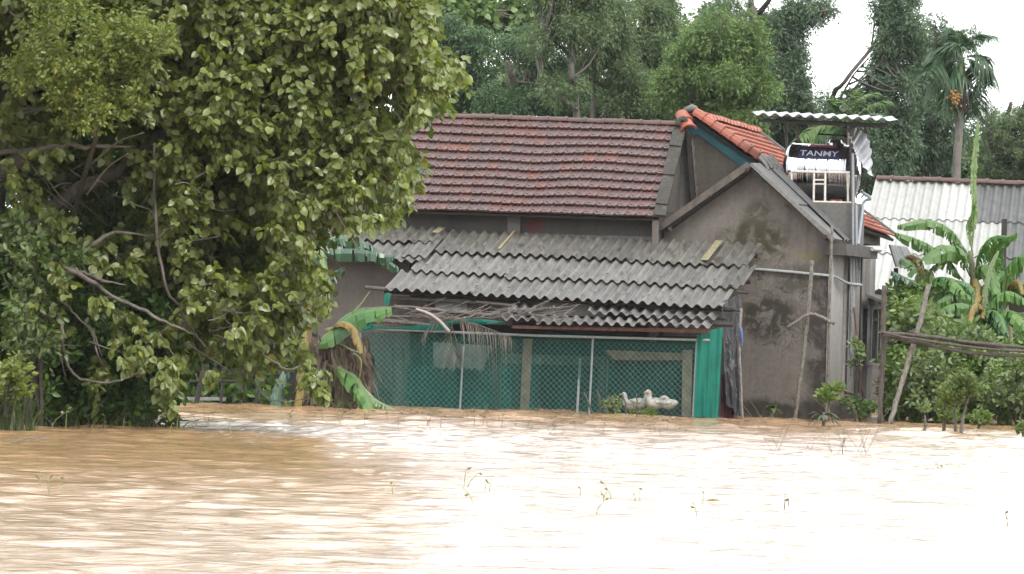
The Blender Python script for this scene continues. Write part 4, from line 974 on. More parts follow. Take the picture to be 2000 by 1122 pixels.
# clumpiness: pick spray centres from a noise-like field
blobs_ = [(rnd.uniform(-100, 850), rnd.uniform(-200, 790), rnd.uniform(35, 90)) for _ in range(120)]
def clump(x, y): return 1.0 if any((x-a)**2+((y-b)*1.3)**2 < r*r for a, b, r in blobs_) else .10
def dens_front(x, y):
    if not shrinkpoly(x, y): return 0
    if not in_poly(x, y+48, edge): return 0
    d = 1.0*clump(x, y)
    if x < 330 and y > 200: d *= .10
    if x < 330 and y <= 200: d *= .25
    if 330 < x < 480 and 380 < y < 700: d *= .3
    if 340 < x < 620 and 620 < y < 790: d *= .3
    if y < 0: d *= .8
    return d
C1 = sample_region(900, edge, dens_front, 76.2, 79.0, (-140, -260, 915, 800))
p, ld, up, sz, tb0, tt0 = twig_leaves(C1, 7, 11, .30, .104, .75, (.15, -.25, .05), .38, .35)
V, F = leaf_mesh(HEART_T, HEART_F, p, ld, up, sz); mesh_obj("crown", V, F, m_leaf_big, bt)
print("front leaves", len(p))
# explicit edge sprays
eds = [(890, 135), (870, 150), (845, 150), (905, 140), (835, 30), (830, 60), (825, 200), (815, 222), (790, 290), (795, 345), (800, 372), (772, 405), (735, 418), (640, 760), (627, 745), (610, 730), (640, 575), (640, 545), (620, 500), (690, 430), (340, 770), (345, 745), (330, 720), (200, 590), (595, 395), (470, 640), (500, 650), (570, 660), (600, 690), (625, 720), (420, 720), (255, 700), (290, 680), (345, 700)]
C1b = np.array([PD(x-12, y, rnd.uniform(-2.4, -1.2)) for x, y in eds])
p, ld, up, sz, a_, b_ = twig_leaves(C1b, 6, 9, .16, .108, 1.0, (.1, -.2, -.1), .22)
V, F = leaf_mesh(HEART_T, HEART_F, p, ld, up, sz); mesh_obj("hanging_sprays", V, F, m_leaf_big, bt)
# twigs of the sprays
tw = MB()
sel = NR.choice(len(tb0), 900, replace=False)
for i in sel: tw.tube([tb0[i], tt0[i]], [.007, .004], 3, False)
tw.build("twigs", m_bark_t, bt)
# inner, deeper foliage; crown shade is put into its darker leaf colour
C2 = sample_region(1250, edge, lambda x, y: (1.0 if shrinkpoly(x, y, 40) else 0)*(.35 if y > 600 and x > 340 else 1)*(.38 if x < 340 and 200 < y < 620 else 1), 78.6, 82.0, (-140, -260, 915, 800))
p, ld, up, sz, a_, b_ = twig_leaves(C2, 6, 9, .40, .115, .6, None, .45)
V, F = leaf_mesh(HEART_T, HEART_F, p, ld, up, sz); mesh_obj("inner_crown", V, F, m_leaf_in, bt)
# crown above and left of the frame (reflects in the water, shades the lower boughs)
C3 = []
while len(C3) < 330:
    x, y, d = rnd.uniform(-900, 700), rnd.uniform(-600, 300), rnd.uniform(70, 92)
    if ((x+160)/700)**2+((y+40)/480)**2+((d-80)/11)**2 < 1 and (x < -290 or y < -260) and y > -420: C3.append(P(x, y, d))
C3 = np.array(C3)
p, ld, up, sz, a_, b_ = twig_leaves(C3, 4, 5, 1.0, .33, .6, None, .8)
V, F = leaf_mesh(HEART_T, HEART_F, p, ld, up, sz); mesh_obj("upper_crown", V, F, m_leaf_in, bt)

# young tree with feathery yellow-green leaves
ft = empty("feathery_young_tree", G(150, 840), "young tree with feathery yellow-green compound leaves growing inside the big tree's shade", "tree")
mb = MB(); mb.tube(smooth_path([P(110, 846, 80), P(110, 600, 79.5), P(150, 400, 78), P(190, 260, 76), P(215, 150, 76)], 5), list(np.linspace(.06, .02, 21)), 6)
for (x0, y0, x1, y1) in ((190, 260, 110, 150), (200, 220, 290, 140), (190, 270, 60, 160), (180, 320, 280, 260), (215, 150, 100, 20), (215, 160, 320, 165), (170, 380, 250, 300)):
    mb.tube(smooth_path([P(x0, y0, 76), P((x0+x1)/2, (y0+y1)/2-12, 75.6), P(x1, y1, 75.2)], 4), list(np.linspace(.02, .008, 9)), 5)
mb.build("trunk", m_bark_t, ft, True)
fc = []
for (cx, cy, rx, ry, n_) in ((240, 95, 75, 45, 46), (110, 40, 45, 40, 20), (75, 130, 60, 50, 22), (200, 170, 90, 50, 44), (190, 230, 60, 30, 14), (290, 85, 40, 25, 12)):
    for _ in range(n_):
        a, r_ = rnd.uniform(0, 6.28), math.sqrt(rnd.random()); fc.append(P(cx+rx*r_*math.cos(a), cy+ry*r_*math.sin(a), rnd.uniform(74.8, 76.6)))
p, ld, up, sz, a_, b_ = twig_leaves(np.array(fc), 5, 14, .24, .078, .25, (0, -.2, .25), .40)
V, F = leaf_mesh(OVAL_T, OVAL_F, p, ld, up, sz); mesh_obj("crown", V, F, m_leaf_feather, ft)

# shrubs and ferns at the foot of the tree
m_bark_dk = simple('dark_stem_bark', (.09, .08, .055), .9, .4, 9)
def shrub(name, label, cat, polys, n, d0, d1, mat, size, T=OVAL_T, TF=OVAL_F, tw=5, lv=9, rad=.22, tl=.3, droop=.2, group=None, stem_r=.02, base=None, out=(0, -.25, .2), barkm=None):
    xs = [q[0] for q in polys]; ys_ = [q[1] for q in polys]; box = (min(xs), min(ys_), max(xs), max(ys_))
    C = sample_region(n, polys, lambda x, y: 1, d0, d1, box)
    bp = base if base is not None else G((box[0]+box[2])/2, 0+min(860, box[3]+6)) if False else (base if base is not None else P((box[0]+box[2])/2, box[3], (d0+d1)/2))
    bp = np.array(bp, float); bp[2] = min(bp[2], 0)
    root = empty(name, bp, label, cat, group)
    p, ld, up, sz, a_, b_ = twig_leaves(C, tw, lv, rad, size, droop, out, tl)
    k = p[:, 2] > .01; V, F = leaf_mesh(T, TF, p[k], ld[k], up[k], sz[k]); mesh_obj("foliage", V, F, mat, root)
    mb = MB()
    for i in NR.choice(len(C), min(len(C), 7), replace=False):
        q = bp+(C[i]-bp)*.5; q[2] += .1; mb.tube(smooth_path([bp, q, C[i]], 4), list(np.linspace(stem_r, stem_r*.35, 9)), 5)
    for i in range(0, len(a_), 3): mb.tube([a_[i], b_[i]], [stem_r*.3, stem_r*.2], 3, False)
    mb.build("stems", barkm or m_bark_dk, root)
    return root
GL = "shrubs crowding the foot of the big tree"
shrub("leafy_shrub", "dark leafy shrub filling the lower left under the big tree boughs", "shrub", [(-60, 430), (60, 430), (90, 560), (95, 700), (90, 826), (-60, 832)], 105, 77, 79, m_leaf_shrub, .12, group=GL, stem_r=.012)
shrub("leafy_shrub", "shrub with light green leaf sprays just under the thick leaning limb", "shrub", [(20, 440), (130, 455), (160, 520), (90, 560), (20, 520)], 26, 76, 77.2, m_leaf_guava, .12, group=GL)
shrub("leafy_shrub", "bright leaved sprays beside the pale forked branch at left", "shrub", [(20, 570), (90, 575), (95, 640), (80, 700), (20, 690)], 18, 76, 77, m_leaf_guava, .11, group=GL)
shrub("leafy_shrub", "dull green undergrowth below the pale forked branch", "shrub", [(80, 560), (360, 600), (350, 800), (320, 816), (80, 826)], 190, 77.5, 80, m_leaf_shrub, .13, group=GL)
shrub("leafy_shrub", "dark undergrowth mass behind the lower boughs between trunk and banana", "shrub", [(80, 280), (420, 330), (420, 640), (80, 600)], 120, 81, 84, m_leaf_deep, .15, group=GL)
shrub("pale_water_shrub", "small bright green shrub poking up at the far left water edge", "shrub", [(-30, 730), (40, 730), (45, 790), (0, 800), (-30, 830)], 22, 72.5, 73.5, m_leaf_feather, .10, out=(0, -.2, .6))
# fern-like mass of grass drooping at the waterline
def grassclump(name, label, px, py, d, w_, n, h, mat, cat="grass clump", group=None, kind=None, curve=.5, r_=.006, wd=None):
    b = P(px, py, d); b[2] = 0; V = []; F = []
    for i in range(n):
        q = b+np.array([NR.uniform(-w_, w_), NR.uniform(-w_, w_)*.8, -.02]); dr = unit(np.array([NR.normal(), NR.normal(), 0])); hh = h*NR.uniform(.5, 1.2); cv = curve*NR.uniform(.3, 1.3)
        sd_ = np.array([-dr[1], dr[0], 0])*(wd or .012); k = len(V)
        for j in range(5):
            t = j/4; c = q+ZZ*hh*(t-.35*cv*t*t)+dr*hh*cv*t*t; ww_ = sd_*(1-.85*t)+np.array([.004, 0, 0]); V += [c-ww_, c+ww_]
        for j in range(4): F.append((k+2*j, k+2*j+1, k+2*j+3, k+2*j+2))
    return tag(mesh_obj(name, np.array(V), F, mat, None), label, cat, group, kind)
m_grass = leafmat("pale_grass", [(0, (.22, .30, .08)), (1, (.38, .42, .16))], None, .3); m_grass_d = leafmat("dull_grass", [(0, (.07, .11, .045)), (1, (.15, .20, .08))], None, .3)
m_reed = simple("brown_reed_stems", (.20, .17, .11), .8, .4, 8)
grassclump("grass_clump", "grey-green dry grass clump at the far left edge of the water", 20, 838, 73, .35, 120, .55, m_grass_d, curve=.6)
grassclump("grass_clump", "long grass trailing into the water under the leafy shrub", 200, 822, 77.6, .7, 120, .4, m_grass_d, curve=1.1)
grassclump("grass_clump", "long grass trailing into the water below the hanging sprays", 290, 815, 77.8, .5, 80, .35, m_grass_d, curve=1.1)

# ------------------------------------------------------------------ background trees
def far_tree(label, base, trunk, blobs, n, mat, lsize, narrow=.75, T=DIA_T, TF=DIA_F, tr_r=.18, droop=.5, group="trees behind the houses", bark=m_bark_far, tw=7, lv=17, rad=.36, D=150, tl=.38, twigs=True):
    """trunk: list of px polylines [(x,y)...]; blobs: (x,y,rx,ry,weight)"""
    b0_ = P(base, 620, D); b0_[2] = .2; root = empty("tree", b0_, label, "tree", group)
    mb = MB()
    for i, pl in enumerate(trunk):
        ps = smooth_path([P(x, y, D+.5*math.sin(j*2+i)) for j, (x, y) in enumerate(pl)], 4); r0 = tr_r if i == 0 else tr_r*.5
        mb.tube(ps, list(np.linspace(r0, r0*.3, len(ps))), 6)
    wts = np.array([q[2]*q[3]*(q[4] if len(q) > 4 else 1) for q in blobs]); wts = wts/wts.sum(); C = []; subs = [[rdir(1)[0]*NR.uniform(.3, 1.3) for _ in range(10)] for _ in blobs]
    for i in NR.choice(len(blobs), int(n*1.9), p=wts):
        x, y, rx, ry = blobs[i][:4]; u = subs[i][rnd.randrange(len(subs[i]))]+rdir(1)[0]*NR.uniform(.1, 1)**.5*.26; C.append(P(x+rx*u[0], y+ry*u[1], D+u[2]*rx*D/FPX*1.1))
    C = np.array(C)
    p, ld, up, sz, a_, b_ = twig_leaves(C, tw, lv, rad, lsize, droop, None, tl)
    V, F = leaf_mesh(T, TF, p, ld, up, sz, np.full(len(p), narrow)); mesh_obj("crown", V, F, mat, root)
    if twigs:
        # connect some clusters to the nearest trunk vertex
        tv = np.concatenate(mb.V)
        for i in range(0, len(C), 3):
            j = np.argmin(np.linalg.norm(tv-C[i]+np.array([0, 0, .8]), axis=1)+NR.uniform(0, 1.6, len(tv))); q = tv[j]; mid_ = (q+C[i])/2+np.array([0, 0, -.2]); mb.tube(smooth_path([q, mid_, C[i]], 3), list(np.linspace(.035, .012, 7)), 4, False)
    mb.build("trunk", bark, root, True)
    return root
far_tree("broad bright-leaved tree at the top left of the background beside the big leaning tree", 930, [[(920, 600), (930, 200), (960, 20)]], [(880, 20, 70, 40), (960, 15, 45, 30, .6), (1010, 60, 35, 25, .4), (900, 60, 60, 30, .8), (1065, 15, 30, 25, .5)], 150, m_leaf_far2, .24, 1.5, OVAL_T, OVAL_F, D=158, tw=5, lv=6, rad=.4)
far_tree("dense dark green tree rising directly behind the left end of the tile roof", 880, [[(870, 600), (890, 200), (900, 100)]], [(860, 110, 60, 60), (930, 110, 70, 50), (880, 180, 90, 50), (960, 180, 60, 50)], 230, m_leaf_far1, 0.108, 1.0, D=148)
far_tree("mid green tree with wispy foliage between the two pale trunks and the dense dark tree", 1000, [[(1010, 600), (1020, 260), (990, 120)], [(1125, 215), (1060, 170), (1010, 160)]], [(1030, 90, 60, 30, .8), (1060, 180, 70, 50), (980, 215, 70, 30), (1090, 130, 50, 30, .5)], 170, m_leaf_far1, 0.108, .9, D=146)
far_tree("slender tree with a forked pale trunk standing behind the middle of the tile roof", 1125, [[(1130, 620), (1126, 225), (1116, 150), (1120, 100), (1124, 60), (1132, -20)], [(1116, 112), (1095, 92), (1065, 60)], [(1118, 90), (1100, 75), (1082, 66)], [(1128, 215), (1090, 190), (1050, 165)], [(1126, 205), (1090, 200), (1060, 198)]], [(1110, 30, 55, 35), (1060, 60, 50, 25, .6), (1150, 60, 40, 30, .7), (1100, 170, 50, 30, .6), (1130, -40, 80, 50)], 170, m_leaf_far3, 0.115, .7, D=142, tr_r=.11, bark=m_bark_l)
far_tree("second slender pale-stemmed tree just right of the forked trunk", 1165, [[(1150, 620), (1160, 160), (1172, 90), (1178, 20), (1190, -60)], [(1172, 60), (1185, 30), (1196, -10)]], [(1190, 30, 45, 45), (1170, 110, 40, 30, .8), (1200, 90, 40, 40), (1230, 160, 50, 40)], 140, m_leaf_far3, 0.115, .7, D=144, tr_r=.08, bark=m_bark_l)
far_tree("grey-green tree with thin upright stems behind the right half of the tile roof", 1260, [[(1250, 620), (1245, 180), (1262, 80), (1270, 40)], [(1262, 90), (1245, 60), (1240, 40)], [(1262, 85), (1285, 62), (1290, 50)]], [(1260, 40, 50, 50), (1300, 30, 50, 50), (1290, 110, 60, 50), (1230, 120, 40, 40), (1210, 190, 80, 35), (1310, 190, 60, 40)], 240, m_leaf_far3, 0.108, .8, D=147, tr_r=.09)
far_tree("bright green bushy tree behind the orange roof ridge", 1410, [[(1400, 620), (1410, 220), (1420, 80)]], [(1410, 60, 50, 40), (1450, 100, 50, 40), (1380, 110, 60, 40), (1440, 150, 70, 40), (1350, 170, 60, 50), (1410, 210, 80, 30)], 290, m_leaf_far2, 0.108, .9, D=139)
far_tree("dark eucalyptus whose top boughs stretch right into the open sky", 1530, [[(1540, 620), (1530, 250), (1500, 120), (1470, 20), (1460, -60)], [(1500, 60), (1560, 32), (1620, 20)], [(1480, 30), (1510, -10), (1540, -60)]], [(1440, 10, 60, 30, .7), (1500, 30, 50, 35), (1605, 15, 38, 20), (1570, 25, 30, 16, .6), (1540, 45, 28, 20, .5), (1550, 110, 28, 38, .8), (1530, 170, 45, 45), (1560, 205, 40, 45), (1500, 215, 50, 40), (1490, 130, 40, 40)], 300, m_leaf_far4, 0.122, .7, D=150)
far_tree("tall dark tree with slanting bare branches behind the tank canopy", 1620, [[(1600, 620), (1620, 230), (1650, 160), (1705, 90), (1735, 30), (1745, -60)], [(1630, 215), (1665, 150), (1700, 110)], [(1620, 235), (1680, 160), (1740, 110)]], [(1750, 15, 42, 35), (1755, 75, 45, 40), (1735, 130, 42, 36), (1770, 150, 55, 50), (1705, 195, 45, 34, .8), (1650, 200, 35, 26, .5), (1745, 230, 60, 50), (1725, 290, 50, 40)], 330, m_leaf_far4, 0.122, .7, D=146, tr_r=.085)
far_tree("dark green tree standing right behind the areca palm", 1820, [[(1810, 620), (1815, 300), (1830, 120)]], [(1850, 70, 40, 30), (1820, 130, 45, 50), (1800, 220, 50, 60), (1810, 300, 60, 40), (1860, 250, 40, 40, .7), (1780, 90, 20, 30, .5)], 260, m_leaf_far4, 0.115, .8, D=150)
far_tree("pale wispy bamboo-like tree at the far right behind the white roof", 1960, [[(1950, 620), (1955, 300), (1975, 200)], [(1955, 320), (1990, 230), (2010, 180)], [(1950, 330), (1930, 260), (1925, 200)]], [(1940, 300, 40, 40), (1990, 290, 50, 50), (1960, 225, 45, 40, .6), (2010, 230, 40, 50, .8), (1925, 240, 25, 35, .5), (2060, 280, 80, 80)], 230, m_leaf_far3, 0.101, .6, D=160)
far_tree("dark tree low in the background just left of the orange roof", 1330, [[(1320, 620), (1330, 250)]], [(1340, 215, 50, 30), (1480, 225, 60, 30), (1560, 250, 60, 30), (1640, 260, 50, 40)], 190, m_leaf_far1, 0.108, .9, D=152)
far_tree("long even canopy of a broad tree farthest behind the tile roof", 1200, [[(1200, 620), (1200, 250)]], [(900, 170, 90, 60), (1030, 170, 90, 50), (1160, 190, 90, 50), (1290, 170, 90, 60), (1420, 160, 80, 60), (1520, 190, 60, 60), (1250, 90, 70, 50, .7), (1360, 60, 60, 50, .8)], 330, m_leaf_far3, .2, 1.0, D=166)
far_tree("low dense tree farthest behind the canopy and the areca palm", 1760, [[(1760, 620), (1760, 330)]], [(1650, 270, 60, 50), (1730, 300, 60, 50), (1820, 310, 70, 50), (1900, 310, 70, 45), (1990, 320, 70, 40)], 170, m_leaf_far1, .2, 1.0, D=164)
far_tree("added tree mass hidden behind the big leaning tree to close sky gaps", 500, [[(500, 620), (500, 200)]], [(150, 250, 300, 300), (60, 180, 200, 200), (170, 230, 130, 130, 2.2), (550, 300, 260, 300), (750, 380, 80, 120), (400, 620, 400, 120), (650, 640, 60, 100, .5), (450, -200, 330, 260)], 950, m_leaf_far1, .34, 1.2, D=128, tw=5, lv=7, rad=.9, tl=.8, group="added trees hidden behind the big leaning tree", twigs=False)  # added unseen mass: blocks sky behind the crown, darkens the water's reflection
shrub("leafy_shrub", "low dark thicket behind the banana clump beside the front room wall", "shrub", [(340, 440), (560, 480), (560, 800), (340, 800)], 120, 107.5, 109.5, m_leaf_shrub, .2, group=GL)

# ------------------------------------------------------------------ bananas and palms
m_ban = leafmat("banana_leaf", [(0, (.08, .26, .04)), (.5, (.14, .36, .06)), (1, (.26, .48, .10))], (.24, .44, .14), .38, .42, .4, .2)
m_ban_l = leafmat("pale_banana_leaf", [(0, (.22, .38, .12)), (.6, (.32, .46, .20)), (1, (.42, .48, .24))], None, .35, .4, .5, .12)
m_ban_d = leafmat("dark_banana_leaf", [(0, (.03, .12, .06)), (.6, (.05, .17, .085)), (1, (.10, .25, .13))], (.10, .24, .15), .25, .35, .6, .12)
m_ban_m = leafmat('mid_banana_leaf', [(0, (.05, .20, .035)), (.5, (.09, .28, .05)), (1, (.16, .36, .08))], (.14, .34, .1), .3, .4, .4, .2)
m_ban_dead = leafmat("yellow_dead_banana_leaf", [(0, (.40, .25, .05)), (.6, (.52, .36, .07)), (1, (.35, .20, .08))], None, .3, .6)
m_brown = leafmat("brown_dead_leaf", [(0, (.11, .075, .05)), (.5, (.18, .13, .09)), (1, (.26, .20, .14))], None, .15, .8)
m_mid = simple("banana_midrib", (.30, .38, .14), .5, .15); m_stem = simple("banana_stem", (.20, .21, .09), .6, .4, 6, 0, (1, 1, .3))
def banana_leaf(root, pts, w, mat, droop=.6, tear=.35, nseg=52, seedv=0, name="leaf", flat=0.0, rib=.022, taper0=.3):
    ps = np.array(smooth_path(pts, 8)); n = len(ps); cum = np.concatenate([[0], np.cumsum(np.linalg.norm(np.diff(ps, axis=0), axis=1))]); cum /= cum[-1]
    at = lambda t: np.array([np.interp(t, cum, ps[:, k]) for k in range(3)])
    V, F = tube(list(ps), list(np.linspace(rib, rib*.25, n)), 5); lf = mesh_obj(name, V, F, m_mid, root, True)
    VV = []; FF = []
    t0 = .12
    for sg in (1, -1):
        i = 0
        while i < nseg:
            k = rnd.choice((1, 1, 2)) if rnd.random() < tear else rnd.randint(2, 6); k = min(k, nseg-i); gd = rnd.uniform(-.45, .45); ga = rnd.uniform(-.25, .2); base = len(VV)
            gp = rnd.uniform(.04, .3) if k < 3 or tear > .1 else 0
            for q in range(k+1):
                t = t0+(1-t0)*(i+q)/nseg; tt = min(1, t); c = at(tt); tg = unit(at(min(1, tt+.02))-at(max(0, tt-.02)))
                sdv = unit(np.cross(tg, ZZ+np.array([.02, -.35*flat, 0])))*sg; wd = w*(max(0, 1-((tt-.48)/.56)**2)**.5)*(taper0+(1-taper0)*min(1, (tt-t0)/.2+.0))
                shrink = 1-gp*(.9 if (q == 0 or q == k) else 0)
                upn = np.cross(sdv, tg)*sg
                for s_ in range(4):
                    f = s_/3; dr = (droop+gd)*(f**1.6)
                    VV.append(c+(sdv*f*math.cos(dr*.9)+tg*(.18+ga)*f+unit(upn)*.10*math.sin(f*3.1)*(1 if upn[2] > 0 else -1))*wd*(shrink if s_ == 3 else 1-(1-shrink)*f*.7)-ZZ*wd*math.sin(dr*1.1)*f)
            for q in range(k):
                for s_ in range(3): a = base+q*4+s_; FF.append((a, a+1, a+5, a+4))
            i += k
    mesh_obj("blade", np.array(VV), FF, mat, lf)
    return lf
def banana(label, base, stem_pts, leaves, r0=.11, group=None, stemmat=None):
    root = empty("banana_plant", base, label, "banana plant", group)
    ps = smooth_path(stem_pts, 5); mb = MB(); mb.tube(wobble(ps, .01), list(np.linspace(r0, r0*.45, len(ps))), 10); mb.build("stem", stemmat or m_stem, root, True)
    for lf in leaves: banana_leaf(root, *lf[:2], **lf[2])
    return root
def pp(pts, D, dd=0): return [P(x, y, D+dd*i) for i, (x, y) in enumerate(pts)]
GB = "banana plants in front of the white corrugated roof"
Db = 115
banana("banana plant with a tall furled new leaf rising high over the white roof", P(1905, 820, Db)*[1, 1, 0], pp([(1912, 830), (1908, 700), (1900, 560), (1896, 490)], Db), [
    (pp([(1896, 520), (1860, 455), (1810, 430), (1755, 440)], Db, -.2), .26, dict(mat=m_ban, droop=1.0, tear=.5)),
    (pp([(1890, 560), (1850, 510), (1805, 475), (1750, 455)], Db, -.3), .26, dict(mat=m_ban, droop=1.0, tear=.8)),
    (pp([(1895, 540), (1870, 490), (1840, 482), (1800, 510)], Db, -.5), .34, dict(mat=m_ban, droop=.9, tear=.3)),
    (pp([(1900, 540), (1925, 480), (1945, 462), (1972, 462)], Db, -.3), .2, dict(mat=m_ban, droop=1.1, tear=.7)),
    (pp([(1897, 500), (1903, 420), (1902, 340), (1910, 240)], Db, 0), .10, dict(mat=m_ban_l, droop=.7, tear=.9, flat=1.0)),
    (pp([(1900, 500), (1893, 440), (1905, 400), (1895, 360)], Db, -.1), .13, dict(mat=m_ban, droop=1.0, tear=.9, flat=1.0)),
    (pp([(1900, 560), (1890, 560), (1880, 590), (1905, 625)], Db, -.5), .3, dict(mat=m_ban, droop=1.0, tear=.3)),
    (pp([(1900, 545), (1905, 545), (1910, 565), (1906, 595)], Db, -.6), .14, dict(mat=m_ban_dead, droop=1.0, tear=.6)),
    (pp([(1900, 580), (1870, 560), (1840, 565), (1812, 600)], Db, -.5), .24, dict(mat=m_ban, droop=1.0, tear=.5)),
    (pp([(1900, 560), (1920, 520), (1935, 530), (1945, 575)], Db, -.5), .26, dict(mat=m_ban, droop=1.0, tear=.6)),
    (pp([(1900, 590), (1915, 560), (1925, 580), (1932, 640)], Db, -.6), .24, dict(mat=m_ban_d, droop=1.0, tear=.5)),
    (pp([(1895, 600), (1875, 590), (1862, 620), (1858, 665)], Db, -.6), .22, dict(mat=m_ban, droop=1.0, tear=.5)),
    (pp([(1898, 520), (1888, 500), (1878, 480), (1862, 470)], Db, -.1), .12, dict(mat=m_ban_l, droop=.7, tear=.7)),
    (pp([(1900, 610), (1908, 590), (1917, 600), (1920, 622)], Db, -.8), .12, dict(mat=m_ban_dead, droop=1.0, tear=.6)),
], .12, GB)
banana("banana plant with wide arching leaves at the right edge of the picture", P(1975, 830, Db+1)*[1, 1, 0], pp([(1985, 830), (1975, 700), (1962, 580)], Db+1), [
    (pp([(1962, 590), (1945, 520), (1950, 480), (1985, 455)], Db, -.2), .25, dict(mat=m_ban, droop=1.0, tear=.6)),
    (pp([(1962, 585), (1975, 520), (2010, 495), (2050, 500)], Db, -.2), .36, dict(mat=m_ban, droop=.9, tear=.3)),
    (pp([(1962, 600), (1940, 545), (1935, 500), (1945, 470)], Db, -.3), .2, dict(mat=m_ban, droop=1.0, tear=.8)),
    (pp([(1965, 600), (1990, 560), (2015, 560), (2050, 580)], Db, -.4), .3, dict(mat=m_ban, droop=1.0, tear=.4)),
    (pp([(1960, 620), (1985, 612), (2010, 615), (2040, 625)], Db, -.5), .28, dict(mat=m_ban_l, droop=.8, tear=.2)),
    (pp([(1960, 610), (1950, 590), (1950, 620), (1965, 655)], Db, -.4), .3, dict(mat=m_ban_d, droop=1.0, tear=.3)),
    (pp([(1965, 590), (1975, 555), (1990, 550), (1998, 575)], Db, -.5), .12, dict(mat=m_ban_dead, droop=1.0, tear=.6)),
], .12, GB)
banana("dark leaved banana plant leaning toward the side wall of the grey house", P(1830, 820, Db-1)*[1, 1, 0], pp([(1835, 830), (1828, 700), (1822, 600)], Db-1), [
    (pp([(1822, 610), (1800, 560), (1770, 545), (1742, 530)], Db-1, -.1), .28, dict(mat=m_ban_d, droop=.9, tear=.3)),
    (pp([(1822, 610), (1800, 540), (1790, 520), (1760, 505)], Db-1, .2), .3, dict(mat=m_ban, droop=.7, tear=.2)),
    (pp([(1822, 620), (1790, 600), (1765, 610), (1745, 650)], Db-1, -.2), .3, dict(mat=m_ban_d, droop=1.0, tear=.3)),
    (pp([(1822, 600), (1830, 550), (1855, 545), (1885, 575)], Db-1, -.3), .3, dict(mat=m_ban, droop=1.0, tear=.4)),
    (pp([(1822, 600), (1815, 545), (1825, 520), (1840, 520)], Db-1, -.1), .16, dict(mat=m_ban_l, droop=.7, tear=.1)),
    (pp([(1822, 620), (1840, 590), (1848, 600), (1850, 650)], Db-1, -.4), .26, dict(mat=m_ban, droop=1.0, tear=.3)),
    (pp([(1822, 600), (1800, 520), (1785, 500), (1770, 500)], Db-1, .3), .16, dict(mat=m_ban_dead, droop=1.0, tear=.6)),
], .11, GB)
banana("low banana plant whose leaves fill the gap beneath the two tall banana plants", P(1930, 830, Db-1.5)*[1, 1, 0], pp([(1925, 830), (1925, 720), (1922, 640)], Db-1.5), [
    (pp([(1922, 650), (1900, 590), (1870, 570), (1830, 590)], Db-1.5, -.1), .28, dict(mat=m_ban, droop=1.0, tear=.5)),
    (pp([(1922, 650), (1910, 590), (1890, 555), (1850, 545)], Db-1.5, .1), .26, dict(mat=m_ban_m, droop=.9, tear=.5)),
    (pp([(1922, 650), (1940, 590), (1970, 570), (2010, 590)], Db-1.5, -.1), .28, dict(mat=m_ban, droop=1.0, tear=.5)),
    (pp([(1922, 650), (1925, 590), (1935, 550), (1960, 530)], Db-1.5, .2), .26, dict(mat=m_ban, droop=1.0, tear=.6)),
    (pp([(1922, 660), (1895, 600), (1850, 600), (1815, 640)], Db-1.5, -.3), .28, dict(mat=m_ban, droop=1.0, tear=.5)),
    (pp([(1922, 660), (1960, 610), (1990, 620), (2015, 655)], Db-1.5, -.3), .28, dict(mat=m_ban, droop=1.0, tear=.5)),
    (pp([(1922, 650), (1915, 600), (1900, 600), (1893, 640)], Db-1.5, -.5), .12, dict(mat=m_ban_dead, droop=1.0, tear=.6)),
    (pp([(1922, 650), (1930, 610), (1950, 615), (1965, 650)], Db-1.5, -.3), .24, dict(mat=m_ban_m, droop=1.0, tear=.5)),
    (pp([(1922, 650), (1908, 620), (1885, 620), (1872, 650)], Db-1.5, -.3), .24, dict(mat=m_ban, droop=1.0, tear=.5)),
    (pp([(1922, 640), (1925, 570), (1935, 520), (1950, 490)], Db-1.5, .1), .10, dict(mat=m_ban_l, droop=.8, tear=.8, flat=1)),
], .10, GB)
# left banana clump
Dl = 104.5
GC = "banana plants at the left end of the pen"
banana("wind-broken banana plant with a big green leaf pointing at the pen and brown dead skirt", P(660, 800, Dl)*[1, 1, 0], pp([(668, 806), (662, 730), (650, 670), (640, 640)], Dl), [
    (pp([(600, 690), (650, 645), (700, 612), (764, 602)], Dl, -.1), .30, dict(mat=m_ban_m, droop=.75, tear=.10, flat=1.6)),
    (pp([(640, 650), (665, 630), (690, 640), (706, 690)], Dl, -.3), .13, dict(mat=m_ban_dead, droop=.9, tear=.2)),
    (pp([(600, 489), (640, 488), (700, 488), (768, 500)], Dl+.4, 0), .26, dict(mat=m_ban_d, droop=1.3, tear=.45, rib=.014)),
    (pp([(610, 480), (670, 462), (720, 478), (776, 522)], Dl+.5, .1), .30, dict(mat=m_ban_d, droop=1.2, tear=.4)),
    (pp([(640, 662), (672, 676), (690, 685), (709, 690)], Dl, -.2), .03, dict(mat=m_ban_l, droop=.3, tear=.0)),
    (pp([(640, 690), (690, 740), (730, 780), (775, 802)], Dl, -.25), .30, dict(mat=m_ban_l, droop=1.0, tear=.5)),
    (pp([(630, 710), (680, 728), (705, 760), (725, 806)], Dl, -.35), .28, dict(mat=m_ban, droop=1.0, tear=.4)),
    (pp([(690, 690), (705, 705), (702, 740), (698, 775)], Dl-.7, 0), .10, dict(mat=m_ban_dead, droop=1.2, tear=.8)),
    (pp([(660, 640), (700, 600), (715, 580), (722, 570)], Dl+.3, 0), .0, dict(mat=m_ban_l, droop=.2, tear=.0)),
], .16, GC)
